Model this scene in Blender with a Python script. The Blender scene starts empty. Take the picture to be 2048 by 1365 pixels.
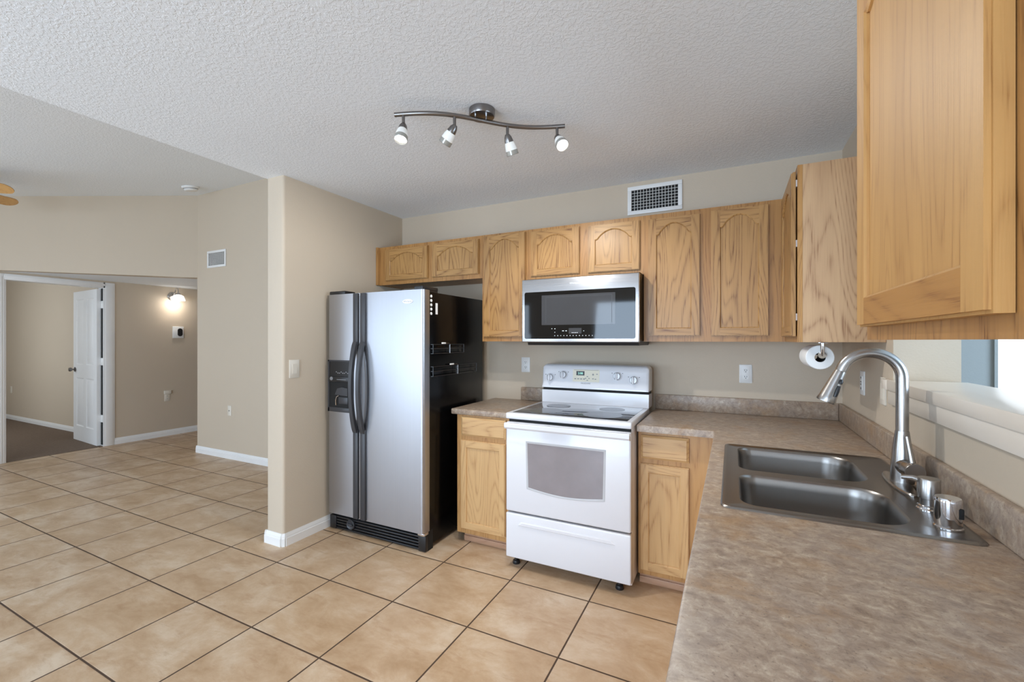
import bpy, bmesh, math, random
from mathutils import Vector, Matrix
PI = math.pi
random.seed(7)
S = bpy.context.scene
COL = S.collection

# ------------------------------------------------------------------ camera
CAM_H = 1.38
cam_d = bpy.data.cameras.new('camera'); cam_d.sensor_width = 36.0
cam_d.lens = 36.0 * 885.84 / 2048.0
cam_d.shift_y = -1.35 / 2048.0
cam_d.clip_start = 0.02
cam = bpy.data.objects.new('camera', cam_d); COL.objects.link(cam)
cam.location = (0, 0, CAM_H); cam.rotation_euler = (PI / 2, 0, 0.46212)
S.camera = cam

# ------------------------------------------------------------------ world, view, lights
S.view_settings.view_transform = 'Standard'
S.view_settings.look = 'None'
S.view_settings.gamma = 1.0
S.view_settings.exposure = 0.38
S.view_settings.use_curve_mapping = False
S.cycles.use_denoising = True
S.cycles.max_bounces = 10
S.cycles.diffuse_bounces = 6
S.cycles.glossy_bounces = 5
S.cycles.transmission_bounces = 8
S.cycles.sample_clamp_indirect = 6.0
S.cycles.caustics_reflective = False
S.cycles.caustics_refractive = False

W = bpy.data.worlds.new('world'); S.world = W; W.use_nodes = True
bg = W.node_tree.nodes['Background']
bg.inputs[0].default_value = (0.86, 0.93, 1.0, 1); bg.inputs[1].default_value = 1.6

def area(name, loc, size, direction, power, color=(1, 1, 1)):
    l = bpy.data.lights.new(name, 'AREA'); l.shape = 'RECTANGLE'
    l.size, l.size_y = size; l.energy = power; l.color = color
    o = bpy.data.objects.new(name, l); COL.objects.link(o); o.location = loc
    o.rotation_euler = Vector(direction).to_track_quat('-Z', 'Y').to_euler()
    return o
def point(name, loc, power, color=(1, 1, 1), r=0.03):
    l = bpy.data.lights.new(name, 'POINT'); l.energy = power; l.color = color; l.shadow_soft_size = r
    o = bpy.data.objects.new(name, l); COL.objects.link(o); o.location = loc
    return o
# daylight area lights; those at the side and in the sunroom lack an opening
DAY = (0.755, 1.0, 1.30)
area('daylight_dining_door', (-1.25, -3.22, 1.15), (2.5, 2.1), (0, 1, 0.32), 94, DAY)
area('daylight_living_door', (-5.2, -3.22, 1.15), (2.6, 2.1), (0, 1, 0.3), 46, DAY)
area('side_fill_light', (-7.26, -1.3, 1.5), (1.6, 1.3), (1, 0, 0.1), 34, DAY)  # added fill in front of the solid left wall, no window there
area('daylight_sunroom', (3.4, 1.2, 1.5), (2.6, 1.8), (-1, 0, 0), 100, (0.76, 0.98, 1.22))
area('daylight_bedroom', (-9.6, 0.66, 1.5), (1.6, 1.2), (0, 1, -0.1), 18, (0.9, 1.0, 1.08))
TRACK_W, SCONCE_W = 24.0, 2.4

# ------------------------------------------------------------------ materials
def lin(c):
    c = c / 255.0
    return c / 12.92 if c <= 0.04045 else ((c + 0.055) / 1.055) ** 2.4
def rgb(r, g, b): return (lin(r), lin(g), lin(b), 1.0)

class NT:
    def __init__(s, name):
        s.m = bpy.data.materials.new(name); s.m.use_nodes = True
        s.t = s.m.node_tree; s.b = s.t.nodes['Principled BSDF']
    def n(s, typ, **kw):
        x = s.t.nodes.new(typ)
        for k, v in kw.items(): setattr(x, k, v)
        return x
    def l(s, a, b): s.t.links.new(a, b)
    def val(s, sock, v):
        if isinstance(v, (int, float, tuple)): sock.default_value = v
        else: s.l(v, sock)
    def math(s, op, a, b=None, c=None):
        x = s.n('ShaderNodeMath', operation=op)
        s.val(x.inputs[0], a)
        if b is not None: s.val(x.inputs[1], b)
        if c is not None: s.val(x.inputs[2], c)
        return x.outputs[0]
    def vmath(s, op, a, b):
        x = s.n('ShaderNodeVectorMath', operation=op)
        s.val(x.inputs[0], a); s.val(x.inputs[1], b)
        return x.outputs[0]
    def coord(s): return s.n('ShaderNodeTexCoord').outputs['Object']
    def mapping(s, v, scale=(1, 1, 1), loc=(0, 0, 0), rot=(0, 0, 0)):
        x = s.n('ShaderNodeMapping'); s.l(v, x.inputs[0])
        x.inputs['Scale'].default_value = scale; x.inputs['Location'].default_value = loc
        x.inputs['Rotation'].default_value = rot
        return x.outputs[0]
    def noise(s, v, scale=1.0, detail=2.0, rough=0.5, dist=0.0):
        x = s.n('ShaderNodeTexNoise'); s.l(v, x.inputs['Vector'])
        x.inputs['Scale'].default_value = scale; x.inputs['Detail'].default_value = detail
        x.inputs['Roughness'].default_value = rough; x.inputs['Distortion'].default_value = dist
        return x.outputs['Fac']
    def ramp(s, f, stops):
        x = s.n('ShaderNodeValToRGB'); s.l(f, x.inputs[0]); e = x.color_ramp.elements
        e[0].position, e[0].color = stops[0]; e[1].position, e[1].color = stops[-1]
        for p, c in stops[1:-1]:
            q = e.new(p); q.color = c
        return x.outputs[0]
    def mix(s, f, a, b, blend='MIX'):
        x = s.n('ShaderNodeMix', data_type='RGBA', blend_type=blend)
        s.val(x.inputs[0], f); s.val(x.inputs[6], a); s.val(x.inputs[7], b)
        return x.outputs[2]
    def bump(s, h, strength=0.3, dist=0.002):
        x = s.n('ShaderNodeBump'); s.l(h, x.inputs['Height'])
        x.inputs['Strength'].default_value = strength; x.inputs['Distance'].default_value = dist
        s.l(x.outputs[0], s.b.inputs['Normal'])
    def set(s, **kw):
        nm = dict(base='Base Color', rough='Roughness', metal='Metallic', spec='Specular IOR Level', coat='Coat Weight',
                  trans='Transmission Weight', ior='IOR', ecol='Emission Color', estr='Emission Strength', alpha='Alpha',
                  aniso='Anisotropic', coatr='Coat Roughness')
        for k, v in kw.items(): s.val(s.b.inputs[nm[k]], v)
        return s

def plain(name, c, rough=0.5, metal=0.0, var=0.03, **kw):
    m = NT(name)
    n = m.noise(m.coord(), 9.0, 3.0)
    dk = tuple(x * (1 - 2 * var) for x in c[:3]) + (1,)
    m.set(base=m.mix(n, dk, c), rough=rough, metal=metal, **kw)
    return m.m

def wall_mat(name, c):
    m = NT(name); v = m.coord()
    n = m.noise(v, 1.3, 2.0)
    m.set(base=m.mix(n, tuple(x * 0.96 for x in c[:3]) + (1,), c), rough=0.62, spec=0.3)
    m.bump(m.noise(v, 130.0, 2.0, 0.5), 0.35, 0.0016)
    return m.m

def oak(name, axis, light, dark, contrast=1.0, rough=0.36):
    m = NT(name)
    oi = m.n('ShaderNodeObjectInfo').outputs['Random']
    cmb = m.n('ShaderNodeCombineXYZ')
    for i, k in enumerate((31.0, 47.0, 19.0)): m.l(m.math('MULTIPLY', oi, k), cmb.inputs[i])
    v = m.vmath('ADD', m.coord(), cmb.outputs[0])
    def sc(p, a): return tuple(a if i == axis else p for i in range(3))
    fig = m.noise(m.mapping(v, sc(4.6, 0.55)), 1.0, 2.0, 0.4, 0.3)
    rings = m.math('PINGPONG', m.math('MULTIPLY', fig, 27.0), 0.5)
    rings = m.math('POWER', m.math('MULTIPLY', rings, 2.0), 3.2)
    fine = m.noise(m.mapping(v, sc(260.0, 7.0)), 1.0, 3.0, 0.65)
    pores = m.ramp(fine, [(0.38, (1, 1, 1, 1)), (0.52, (0, 0, 0, 1))])
    broad = m.noise(m.mapping(v, sc(14.0, 0.9)), 1.0, 3.0)
    f = m.math('MULTIPLY', rings, 0.30 * contrast)
    f = m.math('ADD', f, m.math('MULTIPLY', m.math('MULTIPLY', pores, m.math('ADD', rings, 0.12)), 0.75 * contrast))
    f = m.math('ADD', f, m.math('MULTIPLY', m.math('SUBTRACT', broad, 0.42), 0.55))
    f = m.math('ADD', f, m.math('MULTIPLY', oi, 0.16))
    x = m.n('ShaderNodeClamp'); m.l(f, x.inputs[0])
    m.set(base=m.mix(x.outputs[0], light, dark), rough=rough, spec=0.4)
    m.bump(m.math('SUBTRACT', fine, m.math('MULTIPLY', pores, 0.4)), 0.12, 0.0008)
    return m.m

def brushed(name, c, axis, rough=0.28, amount=0.12):
    m = NT(name); v = m.coord()
    sc = tuple(2.0 if i == axis else 420.0 for i in range(3))
    n = m.noise(m.mapping(v, sc), 1.0, 2.0)
    m.set(base=m.mix(n, tuple(x * 0.9 for x in c[:3]) + (1,), c), metal=1.0,
          rough=m.math('MULTIPLY_ADD', n, amount, rough - amount / 2))
    return m.m

def emit(name, c, strength, rough=0.4):
    m = NT(name); n = m.noise(m.coord(), 30.0, 1.0)
    m.set(base=m.mix(n, c, tuple(x * 0.97 for x in c[:3]) + (1,)), ecol=c, estr=strength, rough=rough)
    return m.m

M = {}
M['wall'] = wall_mat('greige_wall_paint', rgb(200, 185, 165))
M['sun_wall'] = wall_mat('blue_grey_wall_paint', rgb(156, 160, 159))
M['trim'] = plain('white_trim_paint', rgb(236, 235, 233), 0.35)
M['ledge'] = plain('cream_ledge_paint', rgb(236, 226, 212), 0.28)
def ceiling_mat():
    m = NT('knockdown_ceiling_paint'); v = m.coord()
    a = m.noise(v, 62.0, 3.0, 0.6, 0.4)
    h = m.ramp(a, [(0.47, (0, 0, 0, 1)), (0.55, (1, 1, 1, 1))])
    f = m.noise(v, 160.0, 2.0)
    m.set(base=m.mix(m.noise(v, 1.2, 2.0), rgb(236, 241, 246), rgb(241, 246, 251)), rough=0.75, spec=0.2)
    m.bump(m.math('ADD', h, m.math('MULTIPLY', f, 0.35)), 0.38, 0.0032)
    return m.m
M['ceiling'] = ceiling_mat()
TILE = CAM_H / 2.97577568
def tile_mat():
    m = NT('tan_ceramic_floor_tile')
    v = m.mapping(m.coord(), (1 / TILE, 1 / TILE, 1), (3.46529, -1.90596, 0))
    sep = m.n('ShaderNodeSeparateXYZ'); m.l(v, sep.inputs[0])
    cell = m.n('ShaderNodeCombineXYZ'); dist = []
    for i in (0, 1):
        m.l(m.math('FLOOR', sep.outputs[i]), cell.inputs[i])
        fr = m.math('FRACT', sep.outputs[i])
        dist.append(m.math('MINIMUM', fr, m.math('SUBTRACT', 1.0, fr)))
    d = m.math('MINIMUM', dist[0], dist[1])
    wn = m.n('ShaderNodeTexWhiteNoise', noise_dimensions='3D'); m.l(cell.outputs[0], wn.inputs[0])
    off = m.n('ShaderNodeVectorMath', operation='SCALE'); m.l(wn.outputs['Color'], off.inputs[0]); off.inputs['Scale'].default_value = 23.0
    p = m.vmath('ADD', v, off.outputs[0])
    big = m.noise(m.mapping(p, (1.6, 2.4, 1)), 1.0, 6.0, 0.68, 0.3)
    vein = m.noise(m.mapping(p, (1.4, 4.2, 1)), 1.6, 7.0, 0.7, 0.5)
    fine = m.noise(p, 38.0, 3.0)
    c = m.ramp(big, [(0.32, rgb(168, 138, 106)), (0.5, rgb(188, 161, 132)), (0.66, rgb(207, 188, 165))])
    veins = m.ramp(vein, [(0.34, (1, 1, 1, 1)), (0.46, (0, 0, 0, 1))])
    c = m.mix(m.math('MULTIPLY', veins, 0.32), c, rgb(146, 106, 70))
    c = m.mix(m.math('MULTIPLY', fine, 0.22), c, rgb(184, 152, 118))
    tone = m.math('MULTIPLY', wn.outputs['Value'], 0.16)
    c = m.mix(tone, c, rgb(188, 156, 116))
    g = m.n('ShaderNodeMapRange'); m.l(d, g.inputs[0]); g.inputs[1].default_value = 0.0072; g.inputs[2].default_value = 0.0100
    g = g.outputs[0]
    c = m.mix(g, rgb(74, 56, 42), c)
    m.set(base=c, rough=m.math('MULTIPLY_ADD', g, -0.42, 0.8), spec=0.4)
    e = m.n('ShaderNodeMapRange'); m.l(d, e.inputs[0]); e.inputs[1].default_value = 0.003; e.inputs[2].default_value = 0.016
    m.bump(m.math('ADD', e.outputs[0], m.math('MULTIPLY', vein, 0.08)), 0.5, 0.0022)
    return m.m
M['tile'] = tile_mat()
def carpet_mat(name, a, b):
    m = NT(name); v = m.coord()
    m.set(base=m.mix(m.noise(v, 60.0, 4.0, 0.7), a, b), rough=0.95, spec=0.1)
    m.bump(m.noise(v, 240.0, 2.0), 0.8, 0.006); return m.m
M['carpet'] = carpet_mat('brown_carpet_pile', rgb(104, 88, 76), rgb(138, 121, 106))
M['sun_floor'] = carpet_mat('grey_concrete', rgb(150, 148, 144), rgb(166, 164, 160))
OL, OD = rgb(186, 142, 87), rgb(118, 76, 38)
M['oak_z'] = oak('honey_oak_upright', 2, OL, OD)
M['oak_x'] = oak('honey_oak_across', 0, OL, OD)
M['oak_y'] = oak('honey_oak_lengthwise', 1, OL, OD)
M['oak_frame'] = oak('honey_oak_face_frame', 2, rgb(180, 132, 77), rgb(118, 74, 36), 0.8)
BL, BD = rgb(210, 172, 122), rgb(166, 124, 80)
M['near_z'] = oak('smooth_honey_oak_upright', 2, rgb(198, 152, 92), rgb(146, 98, 50), 0.45, 0.5)
M['near_y'] = oak('smooth_honey_oak_across', 1, rgb(182, 132, 72), rgb(130, 82, 40), 0.6, 0.5)
M['base_z'] = oak('pale_oak_upright', 2, BL, BD, 0.8)
M['base_x'] = oak('pale_oak_across', 0, BL, BD, 0.8)
M['base_frame'] = oak('pale_oak_face_frame', 2, rgb(196, 152, 98), rgb(156, 110, 66), 0.8)
M['toe'] = oak('pinkish_oak_toe_board', 0, rgb(190, 152, 124), rgb(158, 118, 92), 0.6)
M['end_panel'] = oak('pinkish_oak_veneer', 2, rgb(196, 158, 118), rgb(148, 108, 76), 1.0, 0.45)
M['dark_gap'] = plain('dark_shadow_gap', rgb(24, 18, 14), 0.9)
def laminate():
    m = NT('brown_grey_stone_laminate'); v = m.coord()
    a = m.noise(v, 7.0, 6.0, 0.65, 0.5); b = m.noise(m.mapping(v, (1.0, 1.3, 1.0)), 30.0, 7.0, 0.74, 0.45); f = m.noise(v, 130.0, 3.0, 0.7)
    c = m.ramp(b, [(0.28, rgb(114, 96, 82)), (0.44, rgb(150, 130, 112)), (0.55, rgb(170, 151, 131)), (0.72, rgb(202, 187, 167))])
    c = m.mix(m.ramp(a, [(0.38, (0, 0, 0, 1)), (0.62, (.35, .35, .35, 1))]), c, rgb(152, 141, 134))
    w2 = m.noise(m.mapping(v, (1, 1.2, 1), (3, 7, 1)), 7.0, 6.0, 0.68, 0.4)
    c = m.mix(m.ramp(w2, [(0.5, (0, 0, 0, 1)), (0.68, (.6, .6, .6, 1))]), c, rgb(160, 126, 90))
    sp = m.ramp(f, [(0.3, (.7, .7, .7, 1)), (0.42, (0, 0, 0, 1))])
    c = m.mix(sp, c, rgb(112, 96, 84))
    m.set(base=c, rough=0.36, spec=0.4); m.bump(f, 0.06, 0.0005); return m.m
M['laminate'] = laminate()
M['steel_z'] = brushed('satin_silver_fridge_skin', rgb(182, 183, 188), 2, 0.38, 0.06)
M['steel_x'] = brushed('brushed_stainless', rgb(202, 202, 204), 0, 0.26)
M['sink'] = brushed('brushed_sink_steel', rgb(150, 146, 142), 1, 0.3, 0.1)
M['nickel'] = plain('brushed_nickel', rgb(176, 173, 170), 0.27, 1.0)
M['dark_nickel'] = brushed('dark_brushed_nickel', rgb(136, 132, 130), 2, 0.3, 0.08)
M['chrome'] = plain('polished_chrome', rgb(225, 225, 228), 0.06, 1.0)
M['black'] = plain('black_plastic', rgb(30, 30, 32), 0.35)
M['black_grip'] = plain('charcoal_plastic', rgb(58, 58, 61), 0.38)
M['black_side'] = plain('black_fridge_enamel', rgb(8, 8, 9), 0.2, 0.0, 0.03, spec=0.25)
M['black_glass'] = plain('black_oven_glass', rgb(12, 12, 13), 0.04, 0.0, 0.03, spec=0.45)
M['grey_glass'] = plain('dark_grey_door_glass', rgb(70, 70, 72), 0.05, 0.0, 0.05, spec=0.45)
M['cook_glass'] = plain('grey_ceramic_cooktop', rgb(58, 58, 62), 0.06, 0.0, 0.05, coat=0.4)
M['burner'] = plain('burner_ring_grey', rgb(50, 50, 54), 0.09)
M['enamel'] = plain('white_range_enamel', rgb(222, 222, 226), 0.2, 0.0, 0.01, coat=0.25)
M['enamel_line'] = plain('grey_enamel_shadow_line', rgb(196, 196, 200), 0.35)
M['oven_win'] = plain('pale_oven_window', rgb(150, 143, 146), 0.07, 0.0, 0.12, coat=0.5)
M['oven_rim'] = plain('silver_window_border', rgb(190, 190, 192), 0.25)
M['cream'] = plain('cream_control_overlay', rgb(226, 218, 196), 0.4)
M['white_plastic'] = plain('white_plastic', rgb(232, 231, 228), 0.4)
M['cream_plastic'] = plain('ivory_plastic', rgb(222, 214, 200), 0.45)
M['grey_ink'] = plain('grey_ink', rgb(130, 130, 132), 0.5)
M['white_ink'] = plain('white_ink', rgb(225, 225, 225), 0.5)
M['badge'] = plain('silver_badge', rgb(240, 240, 242), 0.25)
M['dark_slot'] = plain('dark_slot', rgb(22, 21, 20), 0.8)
M['paper'] = plain('white_paper_roll', rgb(240, 240, 238), 0.9)
M['card'] = plain('dark_card_tube', rgb(40, 36, 32), 0.9)
M['frost'] = emit('frosted_lamp_glass', rgb(232, 232, 228), 0.12)
M['lens'] = emit('glowing_lamp_lens', (1.0, 0.98, 0.95, 1), 6.0)
M['lens_band'] = plain('clear_lamp_band', rgb(170, 168, 160), 0.15, 0.3)
M['shade_glow'] = emit('glowing_alabaster_shade', (1.0, 0.95, 0.88, 1), 2.2)
M['led'] = emit('green_clock_digits', (0.35, 0.75, 0.62, 1), 0.6)
M['fan_wood'] = oak('light_maple_blade', 0, rgb(206, 160, 100), rgb(170, 122, 70), 0.5)
M['fan_rim'] = plain('dark_blade_edge', rgb(92, 62, 36), 0.5)
def pane():
    m = NT('clear_window_pane'); n = m.noise(m.coord(), 3.0, 1.0)
    m.set(base=(1, 1, 1, 1), rough=m.math('MULTIPLY', n, 0.01), trans=1.0, ior=1.02); return m.m
M['pane'] = pane()

# ------------------------------------------------------------------ mesh helpers
class MB:
    def __init__(s): s.bm = bmesh.new()
    def _mat(s, faces, mi):
        for f in faces: f.material_index = mi
    def box(s, x0, x1, y0, y1, z0, z1, mi=0, bev=0.0, seg=2):
        b = bmesh.new()
        bmesh.ops.create_cube(b, size=1.0)
        for v in b.verts:
            v.co = Vector(((x0 + x1) / 2 + v.co.x * (x1 - x0), (y0 + y1) / 2 + v.co.y * (y1 - y0), (z0 + z1) / 2 + v.co.z * (z1 - z0)))
        if bev > 0: bmesh.ops.bevel(b, geom=b.edges[:], offset=bev, segments=seg, affect='EDGES', profile=0.5)
        s.merge(b, mi); return s
    def merge(s, b, mi=None, mat=None):
        if mat is not None: bmesh.ops.transform(b, matrix=mat, verts=b.verts[:])
        vm = {}
        b.verts.index_update()
        for v in b.verts: vm[v] = s.bm.verts.new(v.co)
        for f in b.faces:
            try:
                g = s.bm.faces.new([vm[v] for v in f.verts]); g.material_index = f.material_index if mi is None else mi
            except ValueError: pass
        b.free()
    def rings(s, rings, mi=0, cap0=True, cap1=True, closed=True):
        vr = [[s.bm.verts.new(p) for p in r] for r in rings]
        n = len(vr[0])
        for a, b in zip(vr, vr[1:]):
            for i in range(n if closed else n - 1):
                j = (i + 1) % n
                s.bm.faces.new((a[i], a[j], b[j], b[i])).material_index = mi
        if cap0: s.bm.faces.new(vr[0][::-1]).material_index = mi
        if cap1: s.bm.faces.new(vr[-1]).material_index = mi
        return vr
    def tube(s, pts, r, n=16, mi=0, caps=True):
        pts = [Vector(p) for p in pts]; rr = r if isinstance(r, (list, tuple)) else [r] * len(pts)
        t0 = (pts[1] - pts[0]).normalized()
        ref = Vector((0, 0, 1)) if abs(t0.z) < 0.9 else Vector((1, 0, 0))
        u = t0.cross(ref).normalized(); out = []
        for i, p in enumerate(pts):
            t = (pts[min(i + 1, len(pts) - 1)] - pts[max(i - 1, 0)]).normalized()
            u = (u - t * u.dot(t)).normalized(); w = t.cross(u)
            out.append([p + (u * math.cos(2 * PI * k / n) + w * math.sin(2 * PI * k / n)) * rr[i] for k in range(n)])
        s.rings(out, mi, caps, caps); return s
    def lathe(s, prof, o=(0, 0, 0), axis=(0, 0, 1), n=28, mi=0, cap0=True, cap1=True):
        o = Vector(o); a = Vector(axis).normalized()
        ref = Vector((1, 0, 0)) if abs(a.x) < 0.9 else Vector((0, 1, 0))
        u = (ref - a * ref.dot(a)).normalized(); w = a.cross(u)
        s.rings([[o + a * h + (u * math.cos(2 * PI * k / n) + w * math.sin(2 * PI * k / n)) * max(r, 1e-5) for k in range(n)] for r, h in prof], mi, cap0, cap1)
        return s
    def prism(s, poly, fa, d0, d1, mi=0):
        """poly in 2-D; fa(u, v, d) gives the 3-D point"""
        s.rings([[fa(u, v, d0) for u, v in poly], [fa(u, v, d1) for u, v in poly]], mi); return s
    def build(s, name, mats, parent=None, ang=35, wn=False):
        bm = s.bm
        bmesh.ops.remove_doubles(bm, verts=bm.verts[:], dist=1e-6)
        bmesh.ops.recalc_face_normals(bm, faces=bm.faces[:])
        bm.edges.ensure_lookup_table()
        for f in bm.faces: f.smooth = True
        for e in bm.edges:
            if len(e.link_faces) != 2 or e.calc_face_angle(0) > math.radians(ang): e.smooth = False
        me = bpy.data.meshes.new(name)
        off = LOC.get(parent.name, Vector()) if parent is not None else Vector()
        org = off
        if parent is None and s.org is not None: org = Vector(s.org)
        for v in bm.verts: v.co -= org
        bm.to_mesh(me); bm.free()
        for k in (mats if isinstance(mats, (list, tuple)) else [mats]): me.materials.append(M[k])
        o = bpy.data.objects.new(name, me); COL.objects.link(o)
        if parent is not None: o.parent = parent; LOC[o.name] = off
        else: o.location = org; LOC[o.name] = org.copy()
        return o
    org = None
LOC = {}
def tag(o, label, cat, group=None):
    o['label'] = label; o['category'] = cat
    if group: o['group'] = group
    return o
def thing(name, loc, label, cat, group=None):
    o = bpy.data.objects.new(name, None); COL.objects.link(o); o.location = loc; o.empty_display_size = 0.1
    LOC[o.name] = Vector(loc)
    return tag(o, label, cat, group)
def struct(name, mb, mat, parent=None):
    o = mb.build(name, mat, parent)
    if parent is None: o['kind'] = 'structure'
    return o
def at(o, loc):
    return o
def text_mesh(name, body, size, loc, rot, mat, parent, depth=0.0006, align='CENTER', sx=1.0):
    cu = bpy.data.curves.new(name, 'FONT'); cu.body = body; cu.size = size; cu.extrude = depth
    cu.align_x = align; cu.align_y = 'CENTER'
    t = bpy.data.objects.new(name + '_tmp', cu); COL.objects.link(t)
    dg = bpy.context.evaluated_depsgraph_get(); dg.update()
    me = bpy.data.meshes.new_from_object(t.evaluated_get(dg))
    COL.objects.unlink(t); bpy.data.objects.remove(t)
    me.materials.clear(); me.materials.append(M[mat])
    off = LOC[parent.name]
    mx = Matrix.Translation(Vector(loc) - off) @ rot.to_4x4() @ Matrix.Diagonal((sx, 1, 1, 1))
    me.transform(mx)
    o = bpy.data.objects.new(name, me); COL.objects.link(o); o.parent = parent; LOC[o.name] = off
    return o
R_FRONT = Matrix(((1, 0, 0), (0, 0, -1), (0, 1, 0)))        # text facing -Y
def rrect(u0, u1, v0, v1, r, n=6):
    if not isinstance(r, (tuple, list)): r = (r,) * 4          # corner radii: u0v0, u1v0, u1v1, u0v1
    out = []
    for (cx, cy, a0, rr) in ((u0 + r[0], v0 + r[0], PI, r[0]), (u1 - r[1], v0 + r[1], 1.5 * PI, r[1]), (u1 - r[2], v1 - r[2], 0, r[2]), (u0 + r[3], v1 - r[3], 0.5 * PI, r[3])):
        for k in range(n + 1):
            a = a0 + 0.5 * PI * k / n
            out.append((cx + rr * math.cos(a), cy + rr * math.sin(a)))
    return out
def fill_with_holes(bm, outer, holes, z, mi=0):
    edges = []
    loops = []
    for lp in [outer] + holes:
        vs = [bm.verts.new((x, y, z)) for x, y in lp]; loops.append(vs)
        for a, b in zip(vs, vs[1:] + vs[:1]): edges.append(bm.edges.new((a, b)))
    r = bmesh.ops.triangle_fill(bm, use_beauty=True, use_dissolve=False, edges=edges)
    for g in r['geom']:
        if isinstance(g, bmesh.types.BMFace): g.material_index = mi
    return loops

# ------------------------------------------------------------------ the room
XR, YB, CZ = 0.57, 3.155, 2.485
XSL, XSR, YS = -2.85, -2.685, 1.965          # stub wall beside the fridge
XN = -7.32                                   # wall with the bedroom door
NZ = 2.155                                   # low ceiling of the entry nook
XH = -5.9                                    # left end of the living-room wall
YF = -3.3                                    # wall behind the camera
VS = 0.152                                   # slope of the vaulted ceiling
def vz(y): return 3.163 - VS * (YB - y)
YV = YB - (3.163 - CZ) / VS                  # where the vault comes down to the flat ceiling
YO0, YO1, ZO0, ZO1 = 0.15, 2.245, 1.18, 2.05 # pass-through opening in the right wall

b = MB(); b.box(XN - 0.0, 0.77, YF - 0.1, 5.4, -0.06, 0.0); struct('floor', b, 'tile')
b = MB(); b.box(-12.2, XN - 0.004, 0.5, 5.4, -0.05, 0.006); struct('floor_bedroom', b, 'carpet')
b = MB(); b.box(0.77, 4.2, -2.5, 3.6, -0.06, -0.002); struct('floor_sunroom', b, 'sun_floor')

b = MB(); b.box(XSL, 0.77, YF - 0.1, YB + 0.12, CZ, CZ + 0.05)
b.box(XN - 0.12, XSL, YF - 0.1, YV, CZ, CZ + 0.05); struct('ceiling', b, 'ceiling')
b = MB()
v = [b.bm.verts.new(p) for p in ((XN - 0.12, YV, CZ), (XSL, YV, CZ), (XSL, YB + 0.12, vz(YB + 0.12)), (XN - 0.12, YB + 0.12, vz(YB + 0.12)))]
b.bm.faces.new(v)
w = [b.bm.verts.new((p.co.x, p.co.y, p.co.z + 0.05)) for p in v]; b.bm.faces.new(w[::-1])
for i in range(4): b.bm.faces.new((v[i], w[i], w[(i + 1) % 4], v[(i + 1) % 4]))
struct('ceiling_vault', b, 'ceiling')
b = MB(); b.prism([(YV, CZ + 0.01), (YB, CZ + 0.01), (YB, 3.2)], lambda u, vv, d: (d, u, vv), XSL + 0.003, XSL + 0.06); struct('ceiling_step', b, 'ceiling')
b = MB(); b.prism([(-5.78, 3.335), (-7.44, 1.675), (-7.44, 5.4), (-5.78, 5.4)], lambda u, vv, d: (u, vv, d), NZ, NZ + 0.05)
struct('ceiling_nook', b, 'ceiling')
b = MB(); b.box(-12.2, XN - 0.11, 0.5, 3.15, 2.44, 2.49); struct('ceiling_bedroom', b, 'ceiling')

b = MB(); b.box(XSL + 0.05, XR + 0.2, YB, YB + 0.12, 0, CZ + 0.05); struct('wall_back', b, 'wall')
b = MB(); b.box(XH, XSL + 0.05, YB, YB + 0.12, 0, 3.3, 0); struct('wall_living', b, 'wall')
b = MB(); b.prism(rrect(XSL, XSR, YS, YB + 0.02, (0.012, 0.018, 0.001, 0.001), 5), lambda u, vv, d: (u, vv, d), 0, CZ + 0.02); struct('wall_stub', b, 'wall')
# diagonal header over the nook opening
b = MB(); b.prism([(XH, YB), (XN, YB - (XH - XN)), (XN - 0.1, YB - (XH - XN)), (XH - 0.1, YB + 0.1), (XH, YB + 0.1)], lambda u, vv, d: (u, vv, d), NZ - 0.003, 3.25)
struct('wall_header', b, 'wall')
# wall with the bedroom door
DY0, DY1, DZ = 1.905, 2.800, 2.075
b = MB()
b.box(XN - 0.12, XN, YF, DY0, 0, 3.2); b.box(XN - 0.12, XN, DY1, 5.4, 0, 3.0); b.box(XN - 0.12, XN, DY0, DY1, DZ, 3.2)
struct('wall_left', b, 'wall')
b = MB(); b.box(XN, -5.78, 5.3, 5.4, 0, 2.4); b.box(-5.9, -5.78, YB + 0.12, 5.3, 0, 2.4); struct('wall_nook', b, 'wall')
b = MB(); b.box(-12.2, XN - 0.11, 3.02, 3.14, 0, 2.5); b.box(-12.2, -12.08, 0.5, 3.02, 0, 2.5); struct('wall_bedroom', b, 'wall')
b = MB(); b.box(-12.2, -10.5, 0.5, 0.62, 0, 2.5); b.box(-8.7, XN - 0.11, 0.5, 0.62, 0, 2.5); b.box(-10.5, -8.7, 0.5, 0.62, 0, 0.85); b.box(-10.5, -8.7, 0.5, 0.62, 2.15, 2.5)
struct('wall_bedroom_window', b, 'wall')
# right wall with the pass-through
b = MB()
b.box(XR, 0.77, YO1, YB + 0.12, 0, CZ + 0.05); b.box(XR, 0.77, YF, YO1, 0, ZO0); b.box(XR, 0.77, YF, YO1, ZO1, CZ + 0.05); b.box(XR, 0.77, YF, YO0, ZO0, ZO1)
struct('wall_right', b, 'wall')
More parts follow.
